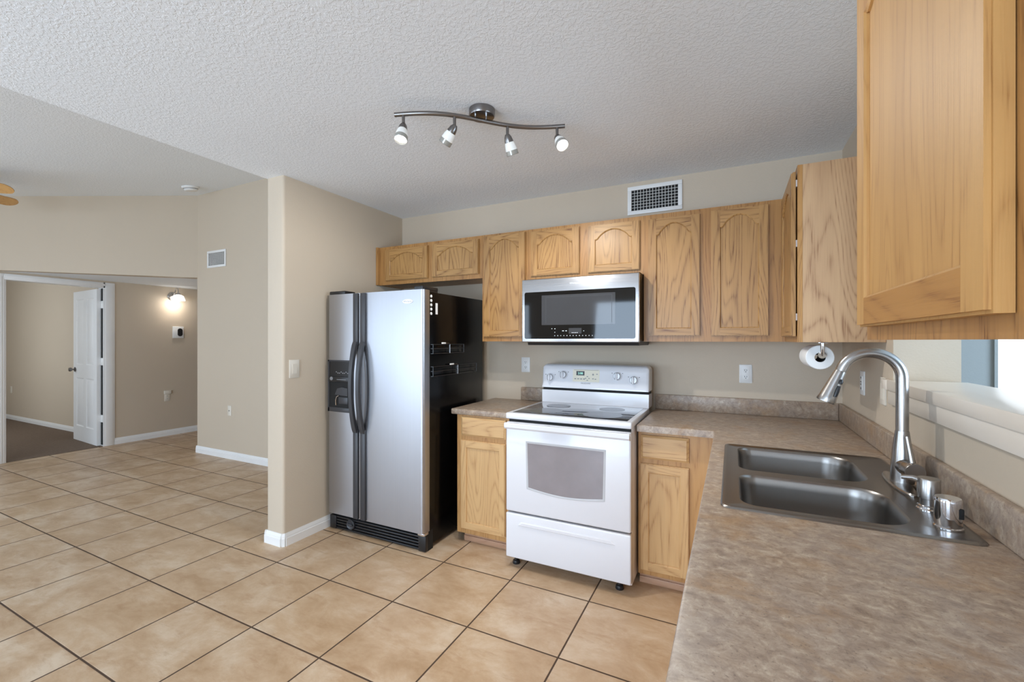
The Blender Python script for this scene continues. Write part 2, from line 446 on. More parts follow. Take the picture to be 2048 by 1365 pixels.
# wall behind the camera with two tall door openings
b = MB()
for x0, x1 in ((XN - 0.12, -6.5), (-3.9, -2.55), (0.05, 0.77)): b.box(x0, x1, YF - 0.1, YF, 0, CZ + 0.3)
for x0, x1 in ((-6.5, -3.9), (-2.55, 0.05)): b.box(x0, x1, YF - 0.1, YF, 2.2, CZ + 0.3)
struct('wall_front', b, 'wall')
def frame_rect(b, x0, x1, y0, y1, z0, z1, w):
    b.box(x0, x0 + w, y0, y1, z0, z1); b.box(x1 - w, x1, y0, y1, z0, z1)
    b.box(x0 + w, x1 - w, y0, y1, z1 - w, z1); b.box(x0 + w, x1 - w, y0, y1, z0, z0 + w)
    b.box((x0 + x1) / 2 - w / 2, (x0 + x1) / 2 + w / 2, y0, y1, z0 + w, z1 - w)
for i, (x0, x1) in enumerate(((-6.5, -3.9), (-2.55, 0.05))):
    b = MB(); frame_rect(b, x0, x1, YF - 0.08, YF - 0.03, 0, 2.2, 0.06); struct('window_%d' % (i + 1), b, 'trim')
# sunroom beyond the pass-through
b = MB()
b.box(0.77, 1.30, 3.4, 3.5, 0, 2.6); b.box(2.9, 4.2, 3.4, 3.5, 0, 2.6); b.box(1.30, 2.9, 3.4, 3.5, 0, 0.25); b.box(1.30, 2.9, 3.4, 3.5, 2.15, 2.6)
b.box(4.1, 4.2, -2.5, 3.4, 0, 2.6); b.box(0.77, 4.2, -2.5, -2.4, 0, 2.6); b.box(0.77, 0.79, YB + 0.1, 3.4, 0, 2.6)
struct('wall_sunroom', b, 'sun_wall')
b = MB(); b.box(0.75, 4.2, -2.5, 3.5, 2.55, 2.6); struct('ceiling_sunroom', b, 'ceiling')
b = MB(); frame_rect(b, 1.298, 2.9, 3.385, 3.44, 0.25, 2.15, 0.014)
o3 = struct('window_3', b, 'sun_wall')
b = MB(); b.box(1.312, 2.886, 3.41, 3.414, 0.264, 2.136); b.build('pane', 'pane', o3)

# ledge and apron of the pass-through
b = MB()
b.box(0.548, 0.79, YO0, YO1 - 0.002, 1.182, 1.222, 0, 0.004)
b.box(0.548, XR - 0.0005, YO1 - 0.002, 2.315, 1.182, 1.222, 0, 0.004)
struct('trim_1', b, 'ledge')
b = MB(); b.box(0.555, XR - 0.0005, YO0, 2.255, 1.127, 1.1815, 0, 0.003); struct('trim_2', b, 'ledge')

# baseboards
def baseboard(name, segs, h=0.085, t=0.013):
    """segs: list of (p, q) ground lines, board on the left-hand side normal"""
    b = MB()
    for (p, q) in segs:
        p, q = Vector((*p, 0)), Vector((*q, 0)); d = (q - p).normalized(); n = Vector((-d.y, d.x, 0))
        prof = [(0, 0), (t, 0), (t, h * 0.62), (t * 0.75, h * 0.66), (t * 0.75, h * 0.8), (t * 0.4, h * 0.9), (t * 0.3, h), (0, h)]
        b.rings([[e + n * u + Vector((0, 0, vv)) for u, vv in prof] for e in (p, q)])
    return struct(name, b, 'trim')
baseboard('baseboard_stub', [((XSL - 0.002, YS - 0.0005), (XSR - 0.012, YS - 0.0005)), ((XSR - 0.012, YS - 0.0005), (XSR + 0.0005, YS + 0.012)), ((XSR + 0.0005, YS + 0.012), (XSR + 0.0005, YB)), ((XSL - 0.0005, YB), (XSL - 0.0005, YS - 0.012))][0:0]
          + [((XSR - 0.014, YS - 0.0005), (XSL - 0.012, YS - 0.0005)), ((XSR + 0.0005, YS + 0.014), (XSR - 0.014, YS - 0.0005)), ((XSR + 0.0005, YB - 0.01), (XSR + 0.0005, YS + 0.014)), ((XSL - 0.0005, YS - 0.013), (XSL - 0.0005, YB - 0.01))])
baseboard('baseboard_living', [((XSL - 0.02, YB - 0.0005), (XH - 0.012, YB - 0.0005)), ((XH - 0.0005, YB - 0.013), (XH - 0.0005, YB + 0.12))])
baseboard('baseboard_left', [((XN + 0.0005, 5.29), (XN + 0.0005, DY1 + 0.1)), ((XN + 0.0005, DY0 - 0.08), (XN + 0.0005, YF))])
baseboard('baseboard_bedroom', [((XN - 0.12, 3.0195), (-12.07, 3.0195))], 0.08)

# door casing and jamb
b = MB()
cw = 0.075
for y0, y1 in ((DY0 - cw, DY0 + 0.004), (DY1 - 0.019, DY1 + 0.1)):
    b.box(XN + 0.0005, XN + 0.012, y0, y1, 0, DZ + 0.055, 0, 0.002); 
    b.box(XN + 0.012, XN + 0.018, y0 + 0.02, y1 - 0.02, 0, DZ + 0.02, 0, 0.002)
b.box(XN + 0.0005, XN + 0.012, DY0, DY1, DZ - 0.012, DZ + 0.055, 0, 0.002); b.box(XN + 0.012, XN + 0.018, DY0, DY1, DZ + 0.008, DZ + 0.04, 0, 0.002)
b.box(XN - 0.125, XN + 0.0005, DY0 - 0.001, DY0 + 0.018, 0, DZ); b.box(XN - 0.125, XN + 0.0005, DY1 - 0.018, DY1 + 0.001, 0, DZ)
b.box(XN - 0.125, XN + 0.0005, DY0, DY1, DZ - 0.012, DZ + 0.002)
j3 = struct('trim_3', b, 'trim')
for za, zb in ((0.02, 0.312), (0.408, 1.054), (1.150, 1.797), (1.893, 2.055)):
    b = MB(); b.box(XN - 0.05, XN - 0.004, DY1 - 0.0215, DY1 - 0.0178, za, zb); b.build('hinge_gap_shade', 'dark_slot', j3)  # dark strips stand in for the shade between leaf and jamb

# ------------------------------------------------------------------ open bedroom door
def panel_door():
    hx, hy = XN - 0.052, DY1 - 0.0235        # hinge line
    t = thing('door', (hx, hy, 0.008), 'white four-panel door standing open into the carpeted bedroom', 'door')
    t['kind'] = 'thing'
    ang = math.radians(-4.0)
    L, Hd, T = 0.85, 2.04, 0.035
    mx = Matrix.Translation((hx, hy, 0.008)) @ Matrix.Rotation(ang, 4, 'Z')
    def P(u, v, d): return mx @ Vector((-u, -d, v))       # u away from the hinge, d toward the camera
    b = MB()
    cols = [(0.115, 0.385), (0.475, 0.745)]; rows = [(0.2, 0.86), (1.04, 1.93)]
    b.prism([(0.012, 0), (L, 0), (L, Hd), (0.012, Hd)], P, 0.0, T - 0.010)
    us = [0.012, cols[0][0], cols[0][1], cols[1][0], cols[1][1], L]; vs = [0, rows[0][0], rows[0][1], rows[1][0], rows[1][1], Hd]
    for i in range(5):
        for j in range(5):
            if i in (1, 3) and j in (1, 3): continue
            b.prism([(us[i], vs[j]), (us[i + 1], vs[j]), (us[i + 1], vs[j + 1]), (us[i], vs[j + 1])], P, T - 0.010, T)
    for (u0, u1) in cols:
        for (v0, v1) in rows:
            g = lambda k: [(u0 + k, v0 + k), (u1 - k, v0 + k), (u1 - k, v1 - k), (u0 + k, v1 - k)]
            b.rings([[P(u, v, d) for u, v in g(k)] for k, d in ((0.0, T), (0.012, T - 0.0085), (0.02, T - 0.0085), (0.04, T - 0.002))], 0, False, True)
    b.build('door_leaf', 'trim', t)
    b = MB(); c = P(L - 0.065, 0.97, T)
    n = (P(0, 0, 1) - P(0, 0, 0)).normalized()
    b.lathe([(0.032, 0), (0.032, 0.006), (0.012, 0.01), (0.011, 0.03), (0.024, 0.036), (0.028, 0.05), (0.024, 0.064), (0.008, 0.068)], c, n, 20)
    b.build('door_knob', 'dark_nickel', t)
    for z in (0.315, 1.057, 1.80):
        b = MB(); b.box(hx - 0.02, hx + 0.05, DY1 - 0.0225, DY1 - 0.0185, z, z + 0.09, 0, 0.001); b.build('hinge', 'white_plastic', t)
panel_door()

# ------------------------------------------------------------------ cabinet doors and boxes
def arch_pts(u0, u1, v_spring, rise, n=18):
    """top edge of the panel opening, from u1 to u0"""
    out = []; w = u1 - u0; sh = 0.07 * w
    for k in range(n + 1):
        t = k / n
        u = u1 - sh - (w - 2 * sh) * t
        out.append((u, v_spring + rise * (math.sin(PI * t) ** 0.75)))
    return [(u1, v_spring - 0.004), (u1 - sh * 0.35, v_spring - 0.006)] + out + [(u0 + sh * 0.35, v_spring - 0.006), (u0, v_spring - 0.004)]
def cab_door(parent, P, u0, u1, v0, v1, arch=True, mats=('oak_z', 'oak_x'), stile=0.048, rail=0.045, rise=0.06, label=None, T=0.019, top=0.034):
    """P(u, v, d): d = 0 on the cabinet face, growing toward the room"""
    b = MB()
    i0, i1, j0 = u0 + stile, u1 - stile, v0 + rail
    jt = v1 - top - (rise if arch else 0.012)
    e = 0.004
    def slab(poly, mi):
        b.rings([[P(u, v, d) for u, v in poly] for d in (0.0015, T)], mi)
    # stiles, bottom rail, top rail
    def bar(ua, ub, va, vb, mi): slab([(ua, va), (ub, va), (ub, vb), (ua, vb)], mi)
    bar(u0 + e, i0, v0 + e, v1 - e, 0); bar(i1, u1 - e, v0 + e, v1 - e, 0); bar(i0, i1, v0 + e, j0, 1)
    ap = arch_pts(i0, i1, jt, rise) if arch else [(i1, jt), (i0, jt)]
    # top rail as strips between the arch edge and the top edge (keeps every face flat and simple)
    for (ua, va), (ub, vb) in zip(ap, ap[1:]):
        slab([(ub, vb), (ua, va), (ua, v1 - e), (ub, v1 - e)], 1)
    # stepped outer edge
    for (ua, ub, va, vb) in ((u0, u0 + e, v0, v1), (u1 - e, u1, v0, v1), (u0 + e, u1 - e, v0, v0 + e), (u0 + e, u1 - e, v1 - e, v1)):
        b.rings([[P(u, v, d) for u, v in ((ua, va), (ub, va), (ub, vb), (ua, vb))] for d in (0.0015, T - 0.006)], 0)
    # bead around the opening
    loop = [(i0, j0), (i1, j0)] + ap
    cu, cv = (i0 + i1) / 2, (j0 + jt) / 2
    k = 0.006
    inner = []
    m = len(loop)
    for q in range(m):
        p0, p1, p2 = loop[q - 1], loop[q], loop[(q + 1) % m]
        d1 = Vector((p1[0] - p0[0], p1[1] - p0[1])); d2 = Vector((p2[0] - p1[0], p2[1] - p1[1]))
        d1 = d1.normalized() if d1.length > 1e-9 else d2.normalized(); d2 = d2.normalized() if d2.length > 1e-9 else d1
        nn = Vector((-d1.y - d2.y, d1.x + d2.x)); nn = nn.normalized() if nn.length > 1e-9 else Vector((0, 1))
        inner.append((p1[0] + nn.x * k, p1[1] + nn.y * k))
    b.rings([[P(u, v, T) for u, v in loop], [P(u, v, T - 0.004) for u, v in inner], [P(u, v, T - 0.009) for u, v in inner]], 0, False, False)
    d = b.build('door', list(mats), parent)
    if label: d['label'] = label
    b = MB()
    vt = (v1 - top) if arch else jt + 0.003
    lp = [(i0 - 0.002, j0 - 0.002), (i1 + 0.002, j0 - 0.002), (i1 + 0.002, vt), (i0 - 0.002, vt)]
    b.rings([[P(u, v, d2) for u, v in lp] for d2 in (0.004, T - 0.0085)], 0)
    b.build('panel', mats[0], d)
    return d
def PY(y): return lambda u, v, d: Vector((u, y - d, v))          # face looking toward -Y
def PX(x): return lambda u, v, d: Vector((x - d, u, v))          # face looking toward -X

UF = 2.85                                                          # face of the wall cabinets
UZ0, UZ1 = 1.372, 2.16
def upper(name_label, x0, x1, z0, z1, doors, mull, rise, group, extra=None):
    t = thing('wall_cabinet', ((x0 + x1) / 2, YB, z0), name_label, 'cabinet', group)
    b = MB(); b.box(x0 + 0.001, x1 - 0.001, UF + 0.0195, YB - 0.001, z0 + 0.004, z1 - 0.004); b.build('carcass', 'end_panel', t)
    b = MB()
    ed = sorted(mull)
    b.box(x0 + 0.0005, x1 - 0.0005, UF, UF + 0.019, z1 - 0.036, z1); b.box(x0 + 0.0005, x1 - 0.0005, UF, UF + 0.019, z0, z0 + 0.042)
    for a, c in ed: b.box(a, c, UF, UF + 0.019, z0 + 0.042, z1 - 0.036, 0)
    b.build('face_frame', 'oak_frame', t)
    for d in doors: cab_door(t, PY(UF), *d, rise=rise, label=None)
    if extra: extra(t)
    return t
G_UP = 'oak wall cabinets'
def scribe(t):
    b = MB(); b.box(-2.6845, -2.664, 2.822, YB - 0.002, 1.843, UZ1, 0, 0.002); b.build('scribe_strip', 'oak_frame', t)
upper('wide honey oak wall cabinet with two short arched doors above the fridge', -2.664, -1.6655, 1.843, UZ1,
      [(-2.591, -2.159, 1.874, 2.133), (-2.115, -1.692, 1.876, 2.136)], [(-2.664, -2.57), (-2.18, -2.10), (-1.71, -1.666)], 0.055, G_UP, scribe)
upper('narrow tall honey oak wall cabinet with one arched door, between fridge and microwave', -1.6655, -1.2885, UZ0, UZ1,
      [(-1.646, -1.309, 1.404, 2.148)], [(-1.665, -1.63), (-1.325, -1.289)], 0.062, G_UP)
upper('honey oak wall cabinet with two small arched doors above the microwave', -1.2885, -0.4985, 1.795, UZ1,
      [(-1.267, -0.913, 1.826, 2.140), (-0.855, -0.52, 1.824, 2.134)], [(-1.288, -1.25), (-0.93, -0.84), (-0.54, -0.4985)], 0.056, G_UP)
upper('tall honey oak wall cabinet with two long arched doors, beside the microwave', -0.4985, 0.258, UZ0, UZ1,
      [(-0.469, -0.172, 1.407, 2.130), (-0.113, 0.18, 1.406, 2.137)], [(-0.4985, -0.45), (-0.19, -0.095), (0.16, 0.2575)], 0.062, G_UP)
# cabinet on the right wall in the corner
XF = 0.2585
YP = 2.33
def corner_cab():
    t = thing('wall_cabinet', (XR, 2.7, UZ0), 'corner oak wall cabinet with wide pinkish end panel above the paper roll', 'cabinet', G_UP)
    b = MB(); b.box(XF + 0.0195, XR - 0.001, YP + 0.0065, YB - 0.001, UZ0 + 0.004, UZ1 - 0.003); b.build('carcass', 'end_panel', t)
    b = MB(); b.box(XF + 0.0195, XR - 0.001, YP, YP + 0.006, UZ0, UZ1); e = b.build('end_panel', 'end_panel', t); e['label'] = 'wide pinkish oak veneer end panel'
    b = MB(); y1 = UF - 0.001
    b.box(XF, XF + 0.019, YP, YP + 0.05, UZ0, UZ1); b.box(XF, XF + 0.019, y1 - 0.05, y1, UZ0, UZ1)
    b.box(XF, XF + 0.019, YP + 0.05, y1 - 0.05, UZ1 - 0.036, UZ1); b.box(XF, XF + 0.019, YP + 0.05, y1 - 0.05, UZ0, UZ0 + 0.042)
    b.build('face_frame', 'oak_frame', t)
    P = PX(XF - 0.004)
    cab_door(t, P, YP + 0.012, 2.80, 1.398, 2.135, mats=('oak_z', 'oak_y'), rise=0.06)
    for z in (1.47, 1.80, 2.07):
        b = MB(); b.box(XF - 0.006, XF, YP + 0.016, YP + 0.04, z, z + 0.03); b.build('bumper', 'white_plastic', t)
corner_cab()
def near_cab():
    y0, y1, z0 = 0.16, 1.19, 1.381
    t = thing('wall_cabinet', (XR, 0.7, z0), 'large close-up honey oak wall cabinet hanging above the countertop by the sink', 'cabinet', G_UP)
    b = MB(); b.box(XF + 0.0195, XR - 0.001, y0, y1 - 0.001, z0 + 0.004, UZ1 - 0.003); b.build('carcass', 'end_panel', t)
    b = MB()
    for a, c in ((y0, y0 + 0.05), (0.49, 0.648), (y1 - 0.05, y1)): b.box(XF, XF + 0.019, a, c, z0, UZ1)
    for a, c in ((y0 + 0.05, 0.49), (0.648, y1 - 0.05)):
        b.box(XF, XF + 0.019, a, c, UZ1 - 0.036, UZ1); b.box(XF, XF + 0.019, a, c, z0, z0 + 0.042)
    b.build('face_frame', 'oak_frame', t)
    cab_door(t, PX(XF), 0.630, 1.163, 1.408, 2.135, mats=('near_z', 'near_y'), rise=0.06, T=0.024, stile=0.056, rail=0.056)
    cab_door(t, PX(XF), 0.18, 0.50, 1.408, 2.135, mats=('near_z', 'near_y'), rise=0.06, T=0.022, stile=0.056, rail=0.056)
near_cab()

# ------------------------------------------------------------------ base cabinets
CT, CB = 0.914, 0.876
def drawer(t, P, u0, u1, v0, v1):
    b = MB()
    b.rings([[P(u, v, d) for u, v in ((u0 + k, v0 + k), (u1 - k, v0 + k), (u1 - k, v1 - k), (u0 + k, v1 - k))] for k, d in ((0, 0.0015), (0, 0.011), (0.004, 0.013), (0.012, 0.019))], 0)
    return b.build('drawer_front', 'base_x', t)
def base_cab(x0, x1, label, drw, door, stiles, side_x):
    t = thing('base_cabinet', ((x0 + x1) / 2, YB, 0), label, 'cabinet', 'oak base cabinets')
    f = 2.555
    b = MB(); b.box(x0 + 0.001, x1 - 0.001, f + 0.0195, YB - 0.002, 0.1, CB - 0.001); b.build('carcass', 'base_frame', t)
    b = MB()
    b.box(x0, x1, f, f + 0.019, CB - 0.036, CB - 0.001); b.box(x0, x1, f, f + 0.019, 0.069, 0.125); b.box(x0, x1, f, f + 0.019, 0.69, 0.745)
    for a, c in stiles:
        b.box(a, c, f, f + 0.019, 0.125, 0.69); b.box(a, c, f, f + 0.019, 0.745, CB - 0.036)
    b.build('face_frame', 'base_frame', t)
    b = MB(); b.box(side_x, x1, 2.60, 2.615, 0.0, 0.1); b.box(side_x, x1, 2.592, 2.60, 0.0, 0.036, 0, 0.002); b.build('toe_board', 'toe', t)
    drawer(t, PY(f), *drw)
    cab_door(t, PY(f), *door, arch=False, mats=('base_z', 'base_x'), stile=0.042, rail=0.045, top=0.034)
    return t
base_cab(-1.692, -1.262, 'slim pale oak base cabinet with drawer, between fridge and white range', (-1.652, -1.312, 0.735, 0.862), (-1.655, -1.315, 0.105, 0.705), [(-1.692, -1.635), (-1.33, -1.262)], -1.66)
base_cab(-0.476, -0.062, 'pale oak base cabinet with drawer, in the corner beside the white range', (-0.460, -0.209, 0.72, 0.852), (-0.462, -0.209, 0.098, 0.692), [(-0.476, -0.44), (-0.225, -0.062)], -0.476)
def sink_base():
    t = thing('base_cabinet', (0.25, 1.4, 0), 'pale oak base cabinet run carrying the sink countertop', 'cabinet', 'oak base cabinets')
    b = MB(); y0, y1 = 0.52, 2.553
    b.box(-0.04, XR - 0.002, y0, y0 + 0.018, 0.1, CB - 0.001); b.box(-0.04, XR - 0.002, y1 - 0.02, y1 - 0.002, 0.1, CB - 0.001)
    b.box(-0.04, XR - 0.002, y0, y1 - 0.002, 0.1, 0.118); b.build('carcass', 'base_frame', t)
    b = MB(); b.box(-0.06, -0.041, y0, y1 - 0.002, 0.1, CB - 0.001); b.build('face_frame', 'base_frame', t)
    b = MB(); b.box(0.0, 0.015, y0, y1 - 0.06, 0.0, 0.1); b.build('toe_board', 'toe', t)
    P = PX(-0.06)
    for a in (0.56, 1.04, 1.52, 2.0):
        cab_door(t, P, a, a + 0.44, 0.105, 0.705, arch=False, mats=('base_z', 'base_x'), stile=0.042)
        drawer(t, P, a, a + 0.44, 0.735, 0.862)
sink_base()

# ------------------------------------------------------------------ countertops
SX0, SX1, SY0, SY1 = -0.031, 0.523, 1.367, 2.203
def countertop_left():
    t = thing('countertop', (-1.5, 2.85, CB), 'short brown-grey laminate countertop between fridge and range', 'countertop')
    b = MB(); b.box(-1.728, -1.243, 2.53, YB - 0.001, CB, CT, 0, 0.008, 3); b.build('worktop', 'laminate', t)
    b = MB(); b.box(-1.485, -1.243, YB - 0.021, YB - 0.001, CT + 0.0005, CT + 0.1, 0, 0.003); b.build('backsplash', 'laminate', t)
countertop_left()
def countertop_right():
    t = thing('countertop', (0.25, 1.7, CB), 'long L-shaped brown-grey laminate countertop holding the sink', 'countertop')
    b = MB()
    x0, xe, yf, y0 = -0.474, -0.083, 2.50, 0.50
    outer = [(xe, y0), (XR - 0.001, y0), (XR - 0.001, YB - 0.001), (x0, YB - 0.001), (x0, yf), (xe - 0.012, yf), (xe - 0.003, yf - 0.004), (xe, yf - 0.012)]
    hole = rrect(SX0 + 0.02, SX1 - 0.02, SY0 + 0.02, SY1 - 0.02, 0.02, 3)
    r = 0.006
    def inset(k): return [(xe + k, y0 + k), (XR - 0.001, y0 + k), (XR - 0.001, YB - 0.001), (x0 + k, YB - 0.001), (x0 + k, yf + k), (xe - 0.012, yf + k), (xe - 0.003 + k * .7, yf - 0.004 + k * .7), (xe + k, yf - 0.012)]
    lt = fill_with_holes(b.bm, inset(r), [hole], CT)
    lb = fill_with_holes(b.bm, outer, [hole], CB)
    b.rings([[(x, y, CB) for x, y in outer], [(x, y, CT - r) for x, y in outer], [(x, y, CT - r * 0.3) for x, y in inset(r * 0.3)], [(x, y, CT) for x, y in inset(r)]], 0, False, False)
    b.rings([[(x, y, CB) for x, y in hole], [(x, y, CT) for x, y in hole]], 0, False, False)
    b.build('worktop', 'laminate', t)
    b = MB(); b.box(x0, XR - 0.022, YB - 0.021, YB - 0.001, CT + 0.0005, CT + 0.1, 0, 0.003); b.build('backsplash', 'laminate', t)
    b = MB(); b.box(XR - 0.021, XR - 0.001, y0, YB - 0.001, CT + 0.0005, CT + 0.1, 0, 0.006, 3); b.build('backsplash', 'laminate', t)
countertop_right()

# ------------------------------------------------------------------ sink
def sink():
    t = thing('sink', (0.25, 1.785, CT), 'stainless steel double-bowl sink set into the laminate countertop', 'sink')
    b = MB(); z = CT
    bowls = [rrect(0.018, 0.408, 1.792, 2.16, (0.05, 0.085, 0.085, 0.05), 8), rrect(0.018, 0.412, 1.412, 1.732, (0.05, 0.085, 0.085, 0.05), 8)]
    cr = 0.025
    o = lambda k: rrect(SX0 + k, SX1 - k, SY0 + k, SY1 - k, max(cr - k * .5, 0.01), 5)
    b.rings([[(x, y, zz) for x, y in o(k)] for k, zz in ((0, z + 0.0005), (0.002, z + 0.004), (0.006, z + 0.006), (0.012, z + 0.0055), (0.017, z + 0.003))], 0, False, False)
    def shrink(lp, k):
        cx = sum(p[0] for p in lp) / len(lp); cy = sum(p[1] for p in lp) / len(lp)
        wx = max(p[0] for p in lp) - cx; wy = max(p[1] for p in lp) - cy
        return [(cx + (x - cx) * (1 - k / wx), cy + (y - cy) * (1 - k / wy)) for x, y in lp]
    fill_with_holes(b.bm, o(0.017), bowls, z + 0.003)
    b.build('deck', 'sink', t)
    for lp in bowls:
        b = MB()
        seq = ((0, 0.003), (0.002, 0.001), (0.005, -0.006), (0.008, -0.03), (0.018, -0.14), (0.03, -0.165), (0.06, -0.178))
        vr = b.rings([[(x, y, z + dz) for x, y in shrink(lp, k)] for k, dz in seq], 0, False, True)
        o1 = b.build('bowl', 'sink', t)
        cx = sum(p[0] for p in lp) / len(lp); cy = sum(p[1] for p in lp) / len(lp)
        b = MB(); b.lathe([(0.045, 0.0), (0.043, 0.003), (0.03, 0.001), (0.0, 0.0005)], (cx, cy, z - 0.1775), n=24); b.build('drain', 'chrome', o1)
sink()
# ------------------------------------------------------------------ faucet, soap dispenser, air gap
def faucet():
    x, y, z = 0.487, 1.83, CT + 0.0035
    t = thing('faucet', (x, y, z), 'brushed nickel gooseneck pull-down kitchen faucet behind the sink bowls', 'faucet')
    b = MB(); n = 40
    el = lambda k, h: [(x - 0.011 + (0.0275 - k) * math.cos(2 * PI * i / n), y - 0.005 + (0.135 - k) * math.sin(2 * PI * i / n), h) for i in range(n)]
    b.rings([el(0, z), el(0, z + 0.005), el(0.004, z + 0.009), el(0.012, z + 0.010)]); b.build('deck_plate', 'nickel', t)
    b = MB(); b.lathe([(0.0305, 0.008), (0.0305, 0.02), (0.029, 0.06), (0.0255, 0.11), (0.0205, 0.15), (0.0178, 0.172)], (x, y, z), n=32); b.build('body', 'nickel', t)
    b = MB(); r = 0.081; zc = 1.258
    pts = [(x, y, z + 0.172), (x, y, 1.15), (x, y, 1.21), (x, y, zc)]
    ca = math.radians(158)
    for k in range(1, 25):
        a = ca * k / 24; pts.append((x - r + r * math.cos(a), y, zc + r * math.sin(a)))
    d = Vector((-math.sin(ca), 0, math.cos(ca)))
    end = Vector(pts[-1]) + d * 0.012; pts.append(tuple(end))
    b.tube(pts, 0.0168, 20); b.build('spout', 'nickel', t)
    b = MB(); b.lathe([(0.0165, 0.001), (0.018, 0.012), (0.026, 0.095), (0.0295, 0.11), (0.0285, 0.114), (0.02, 0.112)], end, d, 28)
    hd = b.build('spray_head', 'nickel', t)
    nrm = Vector((d.z, 0, -d.x)) * -1
    side = (Vector((0.62, -0.78, 0.2))); side = (side - d * side.dot(d)).normalized()
    for h0, h1, rr in ((0.028, 0.042, 0.0215), (0.05, 0.088, 0.0245)):
        b = MB(); p = [end + d * h0 + side * (rr - 0.004), end + d * h1 + side * rr]; b.tube([p[0], (p[0] + p[1]) / 2, p[1]], [0.006, 0.0075, 0.006], 12); b.build('spray_button', 'black', hd)
    a = Vector((0.10, -0.97, -0.02)).normalized(); c = Vector((x, y, z + 0.062))
    b = MB(); b.lathe([(0.025, 0.0), (0.025, 0.045), (0.0245, 0.046), (0.027, 0.048), (0.027, 0.084), (0.026, 0.086)], c, a, 28); h = b.build('handle_hub', 'nickel', t)
    b = MB(); p = c + a * 0.068 + Vector((0, 0, 0.018)); b.tube([p, p + Vector((-0.004, 0.006, 0.035)), p + Vector((-0.010, 0.014, 0.085))], [0.009, 0.0075, 0.0065], 14); b.build('lever', 'nickel', t)
faucet()
def soap():
    x, y, z = 0.478, 1.585, CT + 0.0035
    t = thing('soap_dispenser', (x, y, z), 'small brushed nickel soap dispenser with stubby cylinder between faucet and air gap', 'soap dispenser')
    b = MB(); b.lathe([(0.0265, 0), (0.0265, 0.005), (0.024, 0.008), (0.024, 0.013), (0.020, 0.015)], (x, y, z)); b.build('base_ring', 'chrome', t)
    b = MB(); b.lathe([(0.020, 0.012), (0.020, 0.032), (0.0245, 0.034), (0.0245, 0.084), (0.023, 0.087)], (x, y, z)); b.build('pump_head', 'nickel', t)
    b = MB(); b.tube([(x - 0.015, y, z + 0.078), (x - 0.03, y + 0.012, z + 0.082), (x - 0.052, y + 0.022, z + 0.078)], [0.008, 0.007, 0.006], 12); b.build('nozzle', 'nickel', t)
soap()
def airgap():
    x, y, z = 0.476, 1.458, CT + 0.0035
    t = thing('air_gap_cap', (x, y, z), 'shiny chrome dishwasher air gap cap on the sink deck corner', 'air gap')
    b = MB(); b.lathe([(0.028, 0), (0.028, 0.004), (0.0252, 0.006), (0.0262, 0.01), (0.0262, 0.066), (0.0255, 0.072), (0.024, 0.075)], (x, y, z), n=36); b.build('cap', 'chrome', t)
    b = MB(); d = Vector((-0.1, -1, 0)).normalized()
    s0 = Vector((x, y, z)) + Vector((0.62, -0.78, 0)) * 0.0262
    b.box(s0.x - 0.006, s0.x + 0.006, s0.y - 0.003, s0.y + 0.004, z + 0.03, z + 0.055, 0, 0.002); b.build('vent_slot', 'dark_slot', t)
airgap()

